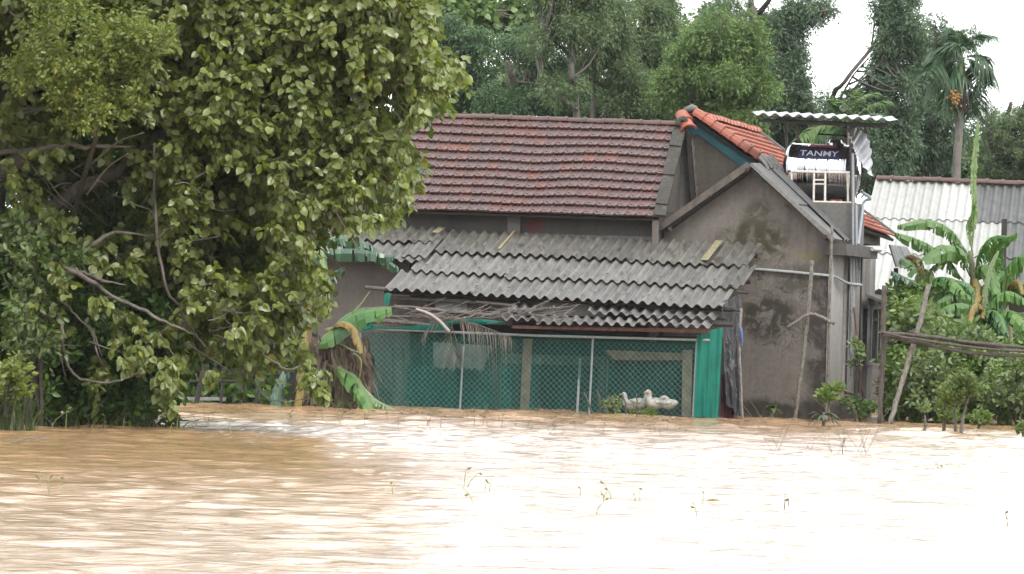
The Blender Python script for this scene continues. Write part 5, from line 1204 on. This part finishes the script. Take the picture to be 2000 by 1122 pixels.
banana("banana plant mostly hidden behind the hanging heart-shaped leaves", P(590, 800, Dl+1)*[1, 1, 0], pp([(590, 806), (596, 700), (604, 600), (606, 540)], Dl+1), [
    (pp([(606, 560), (600, 500), (612, 470), (640, 462)], Dl+.8, -.1), .24, dict(mat=m_ban_d, droop=.8, tear=.2)),
    (pp([(606, 560), (625, 540), (650, 535), (675, 520)], Dl+.8, -.1), .22, dict(mat=m_ban_d, droop=.8, tear=.2)),
    (pp([(606, 560), (590, 520), (570, 480), (540, 440)], Dl+.8, -.1), .26, dict(mat=m_ban_d, droop=.8, tear=.2)),
    (pp([(606, 560), (620, 480), (628, 510), (632, 560)], Dl+.8, -.3), .2, dict(mat=m_ban_l, droop=.8, tear=.2)),
    (pp([(604, 600), (560, 640), (520, 660), (470, 665)], Dl+.8, -.1), .26, dict(mat=m_ban_d, droop=.9, tear=.3)),
    (pp([(600, 620), (595, 680), (590, 740), (580, 800)], Dl-.2, -.1), .16, dict(mat=m_ban_dead, droop=1.0, tear=.9, flat=1)),
    (pp([(600, 640), (570, 700), (545, 750), (540, 800)], Dl+.5, -.1), .25, dict(mat=m_ban_d, droop=1.0, tear=.4)),
    (pp([(780, 348), (795, 336), (812, 328), (832, 326)], Dl+1.5, 0), .16, dict(mat=m_ban_d, droop=.8, tear=.2)),
], .14, GC, simple("orange_brown_stem", (.30, .19, .09), .7, .4, 6, 0, (1, 1, .3)))
# dead skirt: many hanging brown strips
def dead_skirt(px0, px1, py0, py1, D, n, parentname, label, cat, mat=m_brown, w_=.03, spread=.15):
    V = []; F = []
    for i in range(n):
        x = rnd.gauss((px0+px1)/2, (px1-px0)/3.2); x = min(max(x, px0), px1); y = rnd.uniform(py0, lerp(py0, py1, .55)); l = rnd.uniform(.35, 1.0)
        p0_ = P(x, y, D+rnd.uniform(-.4, .4)); ex = np.array([rnd.gauss(0, spread)+(x-(px0+px1)/2)*.004, rnd.gauss(0, .1), -1]); k = len(V); sd_ = unit(np.array([1, rnd.uniform(-.6, .6), rnd.uniform(-.2, .2)]))*w_*rnd.uniform(.4, 1.5); z0 = P(x, py1, D)[2]
        for j in range(5):
            t = j/4; c = p0_+ex*l*t+np.array([.05*math.sin(t*5+i), .04*math.sin(t*4+i*2), 0]); c[2] = max(c[2], -.02); ww_ = sd_*math.sin(.3+t*2.6)
            V += [c-ww_, c+ww_]
        for j in range(4): F.append((k+2*j, k+2*j+1, k+2*j+3, k+2*j+2))
    return tag(mesh_obj(parentname, np.array(V), F, mat, None), label, cat)
dead_skirt(612, 712, 655, 806, Dl+.2, 420, "dead_leaf_heap", "heap of brown dead banana leaves hanging round the broken stem to the waterline", "dead leaves")
dead_skirt(590, 640, 690, 806, Dl+.6, 120, "dead_leaf_heap", "darker dead leaves at the foot of the hidden banana plant", "dead leaves")

def frond(root, pts, nl, ll, mat, droop=.7, w_=.02, name="frond", rib=.012, up_bias=.0, fan=.6, both=True):
    ps = np.array(smooth_path(pts, 8)); cum = np.concatenate([[0], np.cumsum(np.linalg.norm(np.diff(ps, axis=0), axis=1))]); cum /= cum[-1]
    at = lambda t: np.array([np.interp(t, cum, ps[:, k]) for k in range(3)])
    V, F = tube(list(ps), list(np.linspace(rib, rib*.3, len(ps))), 4); V = list(V); F = list(F)
    for i in range(nl):
        t = .15+.85*i/nl; c = at(t); tg = unit(at(min(1, t+.03))-at(max(0, t-.03)))
        for sg in (1, -1):
            s_ = unit(np.cross(tg, ZZ+np.array([.01, -.2, 0])))*sg; d = unit(s_+tg*(fan+rnd.uniform(-.1, .2))+ZZ*(up_bias+rnd.uniform(-.1, .15)))
            l = ll*(.45+.75*math.sin(math.pi*min(1, .12+t*.85)))*rnd.uniform(.85, 1.1); k = len(V); wv = unit(np.cross(d, rdir(1)[0]*.6+ZZ))*w_
            for j in range(4):
                f = j/3; q = c+d*l*f-ZZ*l*droop*f*f; ww_ = wv*(1-f*.9)*(.6+.8*(j == 1)); V += [q-ww_, q+ww_]
            for j in range(3): F.append((k+2*j, k+2*j+1, k+2*j+3, k+2*j+2))
    return mesh_obj(name, np.array(V), F, mat, root)
m_frond = leafmat("areca_frond", [(0, (.06, .14, .06)), (.5, (.09, .20, .08)), (1, (.14, .26, .11))], None, .25)
m_frond_b = leafmat("bright_frond", [(0, (.13, .26, .05)), (.5, (.20, .36, .07)), (1, (.30, .42, .10))], None, .35)
Dp = 136
ap = empty("areca_palm", P(1866, 620, Dp)*[1, 1, 0], "slim areca palm with a pale ringed trunk and orange fruit, right of the tank", "palm tree")
ps = smooth_path([P(1864, 640, Dp), P(1868, 345, Dp), P(1872, 270, Dp), P(1874, 205, Dp)], 10); rr = [.10*(1+.10*(i % 2)) for i in range(len(ps))]
V, F = tube(ps, rr, 10); mesh_obj("trunk", V, F, m_bark_l, ap, True)
V, F = tube([P(1874, 206, Dp), P(1875, 180, Dp), P(1877, 140, Dp), P(1879, 112, Dp)], [.13, .15, .12, .05], 10); mesh_obj("crownshaft", V, F, simple("green_crownshaft", (.12, .20, .07), .5), ap, True)
for pts, ll in (([(1878, 115), (1874, 85), (1864, 62), (1848, 52)], .55), ([(1878, 112), (1890, 88), (1912, 68), (1940, 70)], .6), ([(1878, 116), (1900, 108), (1922, 112), (1940, 150)], .6),
                ([(1878, 116), (1850, 105), (1832, 112), (1815, 140)], .6), ([(1878, 122), (1858, 122), (1838, 140), (1815, 165)], .55), ([(1878, 125), (1895, 130), (1910, 160), (1916, 215)], .6),
                ([(1878, 125), (1862, 140), (1850, 175), (1846, 215)], .55), ([(1879, 122), (1895, 116), (1918, 135), (1932, 165)], .5), ([(1878, 130), (1885, 150), (1895, 185), (1898, 225)], .5), ([(1878, 118), (1862, 92), (1842, 90), (1826, 102)], .5)):
    frond(ap, [P(x, y, Dp+rnd.uniform(-.5, .5)*i/3) for i, (x, y) in enumerate(pts)], 60, ll, m_frond, .8, .026)
mb = MB()
for i in range(70):
    c = P(rnd.gauss(1864, 5), rnd.gauss(192, 8), Dp-.35+rnd.uniform(-.2, .1)); r_ = .035
    V, F = tube([c-ZZ*r_, c-ZZ*r_*.5, c+ZZ*r_*.5, c+ZZ*r_], [r_*.3, r_, r_, r_*.3], 6); mb.add(V, F)
mb.build("fruit_bunch", simple("orange_fruit", (.55, .26, .06), .6, .3), ap, True)
dead = MB()
for i in range(80):
    c = P(rnd.gauss(1880, 8), rnd.uniform(180, 200), Dp-.2); dead.tube([c, c+np.array([rnd.gauss(0, .08), rnd.gauss(0, .05), -rnd.uniform(.15, .4)])], .008, 3, False)
dead.build("dead_flower_stalks", simple("dark_stalks", (.07, .05, .045), .9), ap)
# second palm behind the canopy
Dq = 124
p2 = empty("short_palm", P(1655, 620, Dq)*[1, 1, 0], "short bright palm whose fronds fan out just above the tank canopy", "palm tree")
V, F = tube(smooth_path([P(1655, 640, Dq), P(1655, 400, Dq), P(1657, 240, Dq)], 5), .09, 8); mesh_obj("trunk", V, F, m_bark, p2, True)
for pts, ll, mt in (([(1657, 245), (1658, 215), (1665, 190), (1678, 175)], .35, m_frond_b), ([(1657, 245), (1640, 215), (1620, 200), (1600, 192)], .5, m_frond), ([(1657, 245), (1690, 215), (1715, 200), (1738, 198)], .45, m_frond_b),
                    ([(1657, 245), (1690, 228), (1715, 222), (1742, 232)], .45, m_frond), ([(1657, 245), (1645, 225), (1635, 208), (1628, 190)], .5, m_frond_b), ([(1657, 245), (1670, 210), (1690, 190), (1708, 182)], .45, m_frond_b), ([(1657, 248), (1625, 240), (1590, 250), (1560, 272)], .5, m_frond_b), ([(1657, 248), (1620, 250), (1590, 265), (1575, 285)], .45, m_frond)):
    frond(p2, [P(x, y, Dq+rnd.uniform(-.4, .4)*i/3) for i, (x, y) in enumerate(pts)], 24, ll, mt, .5, .03)

# dead coconut fronds lying over the left end of the pen
dfm = leafmat("dead_frond", [(0, (.15, .12, .10)), (.5, (.24, .20, .165)), (1, (.33, .285, .25))], None, .1, .8)
for pts, nl, ll, dr, up_, lab in (([(1108, 600), (1060, 604), (1010, 608), (960, 622)], 40, .30, .15, .25, "dead palm frond lying on the corrugated awning with its tip to the right"),
                    ([(960, 600), (900, 622), (830, 612), (770, 596)], 40, .22, .2, .15, "dead palm frond lying among the loose poles above the green roll"),
                    ([(880, 622), (930, 634), (970, 648), (1000, 660)], 34, .55, 1.2, -.3, "dead palm frond drooping over the wire in the middle of the pen"),
                    ([(885, 624), (880, 650), (885, 680), (893, 700)], 20, .45, .8, -.3, "short dead palm frond hanging straight down over the wire"),
                    ([(870, 622), (840, 640), (830, 650), (822, 668)], 12, .22, .6, -.3, "small dead frond tip hanging left of the curved leaf sheath"),
                    ([(700, 622), (740, 626), (790, 630), (840, 634)], 36, .18, .1, .1, "dead palm frond pressed between the brown log and the net roll")):
    r_ = frond(None, [LB(x, y, -.25+.12*i*(1 if 'awning' in lab else -.2)) for i, (x, y) in enumerate(pts)], nl, ll, dfm, dr, .008, "dead_frond", .012, up_)
    tag(r_, lab, "dead frond", "dead palm fronds over the pen")
V = []; F = []; c_ = smooth_path([LB(812, 605, -.3), LB(835, 613, -.35), LB(858, 628, -.4), LB(878, 650, -.42)], 5)
for i, q in enumerate(c_):
    ww_ = .035+.02*i/len(c_); V += [q+ZZ*ww_+UU*.01, q-WW*.03, q-ZZ*ww_*.6+UU*ww_*-.5, q+WW*.015]
F = [(4*i+j, 4*i+(j+1) % 4, 4*i+4+(j+1) % 4, 4*i+4+j) for i in range(len(c_)-1) for j in range(4)]+[(0, 1, 2, 3), tuple(4*len(c_)-4+j for j in range(4))]
tag(mesh_obj("leaf_sheath", np.array(V), F, simple("pale_leaf_sheath", (.50, .44, .40), .6, .15), None, True), "pale curved palm leaf sheath hanging over the pen rail", "leaf sheath")
mb = MB()
for i in range(90):
    x, y = rnd.uniform(770, 1100), rnd.gauss(618, 6); l = rnd.uniform(20, 70); an = rnd.gauss(-.12, .25); mb.tube([LB(x, y, -.2+rnd.uniform(-.1, .3)), LB(x+l*math.cos(an), y+l*math.sin(an), -.2+rnd.uniform(-.1, .3))], rnd.uniform(.005, .011), 3, False)
tag(mb.build("twig_litter", simple("grey_twigs", (.24, .205, .18), .9, .35)), "tangle of dry grey twigs strewn over the eave of the pen", "twigs", None, "stuff")

# ------------------------------------------------------------------ shrubs at the right
GR = "shrubs right of the grey house"
shrub("broad_leaved_shrub", "pale broad-leaved shrub beneath the dark banana plant behind the posts", "shrub", [(1765, 600), (1815, 595), (1830, 650), (1820, 700), (1770, 700)], 40, 110, 112, m_leaf_guava, .17, group=GR)
shrub("broad_leaved_shrub", "pale upright shrub behind the middle of the pole bundle", "shrub", [(1850, 655), (1900, 645), (1935, 660), (1930, 695), (1850, 695)], 22, 110.5, 112, m_leaf_guava, .18, group=GR)
shrub("dense_shrub", "dense dark green shrub filling the bank under the pole bundle", "shrub", [(1745, 690), (1900, 680), (2060, 690), (2060, 822), (1745, 812)], 300, 110, 113, m_leaf_bank, .13, group=GR)
shrub("broad_leaved_shrub", "lighter sprays in front of the dense shrub left of the sapling", "shrub", [(1770, 700), (1850, 700), (1850, 790), (1780, 790)], 50, 109.3, 110.5, m_leaf_guava, .13, group=GR)
shrub("broad_leaved_shrub", "lighter sprays hanging at the right edge under the pole bundle", "shrub", [(1925, 710), (2050, 700), (2050, 790), (1930, 790)], 70, 109, 110.5, m_leaf_guava, .13, group=GR)
shrub("dense_shrub", "shadowed shrub between the side wall window and the leaning post", "shrub", [(1740, 560), (1800, 560), (1800, 812), (1735, 812)], 90, 113, 115, m_leaf_bank, .15, group=GR)
shrub("dense_shrub", "dark thicket behind the banana stems at the right edge", "shrub", [(1800, 640), (2060, 630), (2060, 740), (1800, 740)], 110, 117, 120, m_leaf_shrub, .16, group=GR)
shrub("creeper", "small creeper climbing beside the pipes on the pale side wall", "creeper", [(1662, 665), (1680, 665), (1684, 720), (1664, 725)], 4, 110.4, 110.7, m_leaf_guava, .11, rad=.1, tl=.15)
shrub("small_plant", "small pale plants on the wet ledge at the foot of the side wall", "plant", [(1650, 785), (1710, 785), (1710, 808), (1650, 808)], 10, 109.5, 110.2, m_leaf_shrub, .1, rad=.1, tl=.15)
def sapling(label, base, stems, blobs, n, mat, size, D, group=None):
    root = empty("sapling", np.array(base)*[1, 1, 0], label, "sapling", group); mb = MB()
    for pl in stems: ps = smooth_path([P(x, y, D) for x, y in pl], 4); mb.tube(wobble(ps, .005), list(np.linspace(.035, .014, len(ps))), 6)
    C = []
    for i in range(n):
        x, y, rx, ry = blobs[i % len(blobs)]; u = rdir(1)[0]; C.append(P(x+rx*u[0], y+ry*u[1], D+.25*u[2]))
    p, ld, up, sz, a_, b_ = twig_leaves(np.array(C), 4, 7, .12, size, .0, (0, -.1, .4), .16)
    V, F = leaf_mesh(OVAL_T, OVAL_F, p, ld, up, sz); mesh_obj("crown", V, F, mat, root)
    for i in range(0, len(a_), 2): mb.tube([a_[i], b_[i]], [.006, .004], 3, False)
    mb.build("stem", m_bark, root, True)
m_leaf_sap = leafmat("sapling_leaves", [(0, (.16, .26, .05)), (.5, (.24, .35, .08)), (1, (.34, .42, .12))], None, .4)
GS = "saplings standing in the floodwater at right"
sapling("sapling with a brown curved stem, rightmost of the small trees in the water", P(1878, 848, 97.5), [[(1877, 850), (1880, 815), (1886, 795), (1884, 760)], [(1885, 790), (1895, 765), (1898, 745)]], [(1880, 770, 25, 22), (1895, 765, 18, 18), (1885, 742, 10, 15), (1870, 780, 15, 10)], 40, m_leaf_sap, .09, 97.5, GS)
sapling("sapling with a grey straight stem in the middle of the three", P(1866, 848, 98), [[(1866, 850), (1866, 820), (1864, 795), (1868, 770)]], [(1862, 780, 18, 20), (1868, 760, 14, 14)], 22, m_leaf_sap, .09, 98, GS)
sapling("thin dark stemmed sapling, leftmost of the three in the water", P(1844, 845, 99.5), [[(1843, 842), (1844, 810), (1845, 780), (1848, 765)]], [(1848, 778, 12, 14), (1842, 805, 10, 18), (1855, 820, 10, 10)], 22, m_leaf_sap, .09, 99.5, GS)
sapling("low leafy sprout growing in the water right of the saplings", P(1912, 838, 100), [[(1912, 838), (1912, 822)]], [(1910, 824, 14, 6)], 14, m_leaf_sap, .11, 100)
sapling("tiny sprout clinging to the right edge of the picture at the waterline", P(1999, 852, 97), [[(1999, 852), (1999, 840)]], [(2000, 842, 6, 5)], 5, m_leaf_sap, .09, 97)
sapling("twiggy sprout with few leaves left of the saplings", P(1806, 850, 97), [[(1804, 852), (1807, 830), (1806, 812)], [(1806, 832), (1812, 828)]], [(1806, 808, 8, 6)], 3, m_leaf_guava, .08, 97)
sapling("young yellow-green sprout with large leaves at the corner of the grey house", P(1620, 822, 106), [[(1618, 822), (1618, 795), (1622, 770)]], [(1622, 772, 8, 12), (1612, 785, 6, 6)], 6, m_leaf_sap, .17, 106)
# spiky plant and ground sprouts
def spiky(label, px, py, D, n, l, mat, w_=.035, up_=.3, name="spiky_plant"):
    b = P(px, py, D); b[2] = 0; root = empty(name, b, label, "plant"); top = b+ZZ*.22
    mb = MB(); mb.tube([b-ZZ*.05, top], .03, 6); mb.build("stem", m_bark, root)
    V = []; F = []
    for i in range(n):
        a = 6.28*i/n+rnd.uniform(-.2, .2); e = rnd.uniform(-.2, .9)*up_*3; d = unit(np.array([math.cos(a), math.sin(a), e])); ln_ = l*rnd.uniform(.7, 1.1); s_ = unit(np.cross(d, ZZ))*w_; k = len(V)
        for j in range(6): t = j/5; q = top+d*ln_*t-ZZ*ln_*.5*t*t*1.2; w2 = s_*math.sin(.35+t*2.7); V += [q-w2, q+ZZ*-.01, q+w2]
        for j in range(5): F += [(k+3*j, k+3*j+1, k+3*j+4, k+3*j+3), (k+3*j+1, k+3*j+2, k+3*j+5, k+3*j+4)]
    mesh_obj("leaves", np.array(V), F, mat, root)
spiky("dark spiky rosette plant standing in the water in front of the house corner", 1608, 836, 101.5, 26, .38, leafmat("dark_rosette", [(0, (.05, .09, .035)), (.7, (.09, .13, .05)), (1, (.2, .08, .04))], None, .15), .035, .3)
spiky("bright green leaf tuft in the water by the gable wall", 1508, 812, 110, 12, .26, m_leaf_sap, .06, .7, "leaf_tuft")
shrub("small_plant", "low leafy weeds in front of the ducks at the wire", "plant", [(1225, 800), (1285, 800), (1285, 816), (1228, 814)], 16, 107.4, 107.7, m_leaf_sap, .055, rad=.1, tl=.12)
shrub("small_plant", "yellowing leafy weeds among the broken stems left of the ducks", "plant", [(1180, 785), (1212, 785), (1205, 808), (1180, 808)], 8, 107.4, 107.7, m_leaf_guava, .06, rad=.1, tl=.12)
V = []; F = []
for i in range(420):
    x = rnd.uniform(700, 1700); f = min(1, max(0, (x-700)/670)); c = G(x, 796+21*f+rnd.expovariate(.35)) if x < 1380 else G(x, 820+rnd.uniform(-3, 8)); a = rnd.uniform(0, 3.14); l = rnd.uniform(.02, .09); w_ = rnd.uniform(.004, .02); d = np.array([math.cos(a)*l, math.sin(a)*l, 0]); e = np.array([-math.sin(a)*w_, math.cos(a)*w_, 0]); k = len(V); c = c+ZZ*.03
    V += [c-d, c+e+ZZ*.01, c+d, c-e+ZZ*.006]; F.append((k, k+1, k+2, k+3))
tag(mesh_obj("floating_debris", np.array(V), F, simple("drift_litter", (.12, .09, .05), .9, .5, 20)), "scraps of leaf and bark drifting along the foot of the fence and walls", "debris", None, 'stuff')
# broken stems at the fence
for i, (x0, y0, x1, y1, r_) in enumerate(((1158, 808, 1139, 767, .022), (1172, 808, 1166, 762, .022), (1180, 810, 1190, 772, .022), (1198, 808, 1200, 770, .025), (1150, 806, 1142, 792, .012), (1222, 812, 1218, 775, .018), (1241, 815, 1243, 770, .014), (1205, 806, 1214, 772, .014))):
    b = G(x0, y0+3); Dd = b[1]; mb = MB(); mb.tube(wobble(smooth_path([b-ZZ*.03, P((x0+x1)/2+2, (y0+y1)/2, Dd), P(x1, y1, Dd)], 3), .006), r_, 5); tag(mb.build("broken_stem", m_stake_d), "broken woody stem poking out of the water in front of the pen wire", "stem", "broken stems in front of the pen")
# ------------------------------------------------------------------ debris in the water
def twigclump(px, py, n, h, lab, spread=.5, mat=m_reed, r_=.004):
    b = G(px, py); mb = MB()
    for i in range(n):
        q = b+np.array([rnd.uniform(-.08, .08), rnd.uniform(-.1, .1), -.03]); l = h*rnd.uniform(.5, 1.1); ax_ = rnd.gauss(0, spread); p1_ = q+np.array([ax_*l*.5, 0, l*.55]); p2_ = q+np.array([ax_*l*1.1+rnd.gauss(0, .05), 0, l]); mb.tube([q, p1_, p2_], [r_, r_*.8, r_*.5], 3, False)
        if rnd.random() < .6: mb.tube([p1_, p1_+np.array([rnd.choice((-1, 1))*l*.3, 0, l*.25])], r_*.5, 3, False)
    return tag(mb.build("dry_twigs", mat), lab, "twigs", "dry twigs sticking out of the flood")
twigclump(1040, 848, 4, .5, "thin dry twigs in the water well in front of the pen", .3) if False else None
for (x, y, n_, h, lab) in ((1520, 886, 4, .75, "fan of thin dry twigs, leftmost of the far right twigs"), (1638, 888, 8, .6, "dense brush of thin dry twigs in the water below the spiky plant"), (1690, 889, 5, 1.1, "tallest bare twigs standing in the water right of the dense brush"), (1663, 889, 2, .75, "pair of straight bare twigs between the dense brush and the tallest ones"), (1577, 880, 4, .3, "low dry twigs just left of the dense brush"), (1740, 850, 2, .35, "slanting bare stick in the water right of the two posts"), (1075, 850, 3, .55, "few bare twigs in the open water in front of the pen"), (1840, 848, 2, .3, "short bare sticks left of the sapling trunks"), (1495, 832, 5, .35, "brownish arching twigs beside the bright leaf tuft")):
    twigclump(x, y, n_, h, lab)
m_reed_g = simple("yellow_green_shoots", (.36, .42, .14), .6, .3, 8)
def reed(px, py, h, mat, bend, name, lab, group, leaf=True):
    b = G(px, py); mb = MB(); q = [b-ZZ*.03, b+ZZ*h*.5+XX*bend*h*.2, b+ZZ*h+XX*bend*h*.6]; mb.tube(q, [.006, .005, .003], 3, False)
    if leaf:
        l = h*.32; d = unit(np.array([rnd.choice((-1, 1)), 0, rnd.uniform(-.4, .8)])); c = q[1+(rnd.random() < .6)]; mb.add([c, c+d*l*.5+ZZ*.012, c+d*l, c+d*l*.5-ZZ*.012+[0, .01, 0]], [(0, 1, 2, 3)])
    return tag(mb.build(name, mat), lab, "reed", group)
for i in range(46):
    x = rnd.uniform(560, 1000)if i < 34 else rnd.uniform(1000, 1350); y = rnd.uniform(806, 835) if i < 34 else rnd.uniform(826, 840)
    reed(x, y+(x-560)*.012, rnd.uniform(.12, .32)*(1 if i < 34 else .6), m_reed, rnd.gauss(0, .4), "dead_reed", "short brown dead reed in the water before "+("the dead banana leaf heap" if x < 770 else ("the milky sheet end of the pen" if x < 1010 else "the duck end of the pen")), "brown reeds in front of the pen")
for (x, y) in ((128, 838), (148, 834), (205, 838), (220, 836), (240, 838), (275, 830), (330, 845), (345, 842), (385, 835), (405, 832), (415, 826), (452, 850), (62, 838), (98, 836), (180, 836), (310, 834), (350, 838), (400, 824)):
    reed(x, y, rnd.uniform(.14, .34), m_reed_g, rnd.gauss(0, .6), "green_shoot", "short yellow-green shoot in the brown water at the foot of the left shrubs", "shoots near the left shrubs", rnd.random() < .5)
for (x, y, h) in ((905, 957, .26), (910, 955, .2), (955, 962, .22), (948, 960, .14), (927, 985, .22), (768, 963, .12), (78, 952, .2), (95, 960, .16), (118, 952, .12), (1133, 968, .1), (1176, 982, .16), (1180, 975, .1), (1196, 982, .22), (1248, 980, .16), (1162, 1005, .16), (1362, 1010, .2), (1372, 978, .1), (1532, 998, .22), (1540, 985, .1), (1833, 920, .12), (1840, 915, .08), (1968, 1025, .14), (1240, 984, .1)):
    reed(x, y, h*.75, m_reed_g if x < 1500 else m_reed, rnd.gauss(.1, .5), "green_shoot", "lone thin green shoot standing in the open pale water in the foreground" if x < 1500 else "lone thin brown shoot standing in the open pale water at lower right", "shoots in the open foreground water" if x < 1500 else "brown shoots at lower right")
b = G(50, 866); mb = MB(); mb.tube([G(22, 868)+ZZ*.02, G(55, 862)+ZZ*.04, G(85, 858)+ZZ*.03], [.012, .01, .005], 4); mb.tube([G(55, 862)+ZZ*.04, G(95, 862)+ZZ*.03], .005, 3); tag(mb.build("floating_twig", m_bark), "dark twig floating on the brown water at the far left", "twig")
mb = MB(); c = G(1392, 981); mb.add([c+[-.07, 0, .01], c+[0, .03, .035], c+[.08, 0, .012], c+[0, -.03, .02]], [(0, 1, 2, 3)]); tag(mb.build("floating_leaf", m_ban_dead), "small brown leaf floating in the open water right of centre", "leaf")
# things in the dark under the tree
mb = MB(); mb.prism([P(358, 776, 106), P(440, 777, 106), P(440, 783, 106), P(358, 782, 106)], [0, .3, 0]); tag(mb.build("floating_board", simple("pale_board", (.40, .40, .40), .7, .3, 6)), "pale board lying at the waterline in the dark under the tree", "board")
for x0, x1, y0, y1, r_ in ((365, 470, 730, 745, .03), (380, 400, 790, 710, .05), (430, 436, 790, 720, .03), (470, 480, 790, 700, .04), (410, 560, 720, 732, .02), (500, 506, 790, 700, .035)):
    mb = MB(); mb.tube([P(x0, y0+14, 105.5), P(x1, y1, 105.5)], r_, 6); tag(mb.build("old_fence_rail" if x1-x0 > 50 else "old_fence_post", m_wood_dark), "dark %s of the broken fence in the shadow under the tree" % ("rail" if x1-x0 > 50 else "post"), "fence rail" if x1-x0 > 50 else "fence post", "old fence %s under the tree" % ("rails" if x1-x0 > 50 else "posts"))
mb = MB(); mb.prism([P(340, 560, 109), P(620, 570, 109), P(620, 800, 109), P(340, 800, 109)], [0, .15, 0]); tag(mb.build("dark_shade_sheet", m_dark), "dark sheet standing in for the deep shade behind the old fence under the tree", "wall")  # dark backing sheet: shade under the tree put in as colour
# ------------------------------------------------------------------ thin wet air
hz = MB(); hz.box([-330, -70, -2.6], [660, 0, 0], [0, 420, 0], [0, 0, 45])
mh = bpy.data.materials.new("wet_air"); mh.use_nodes = True; t_ = mh.node_tree; t_.nodes.clear()
pv = t_.nodes.new('ShaderNodeVolumePrincipled'); pv.inputs['Color'].default_value = (.93, .97, 1, 1); pv.inputs['Density'].default_value = .00007; pv.inputs['Anisotropy'].default_value = .2
oo = t_.nodes.new('ShaderNodeOutputMaterial'); t_.links.new(pv.outputs[0], oo.inputs['Volume'])
ho = hz.build("haze", mh); tag(ho, "thin rain haze hanging over the whole flooded scene", None, None, 'stuff')
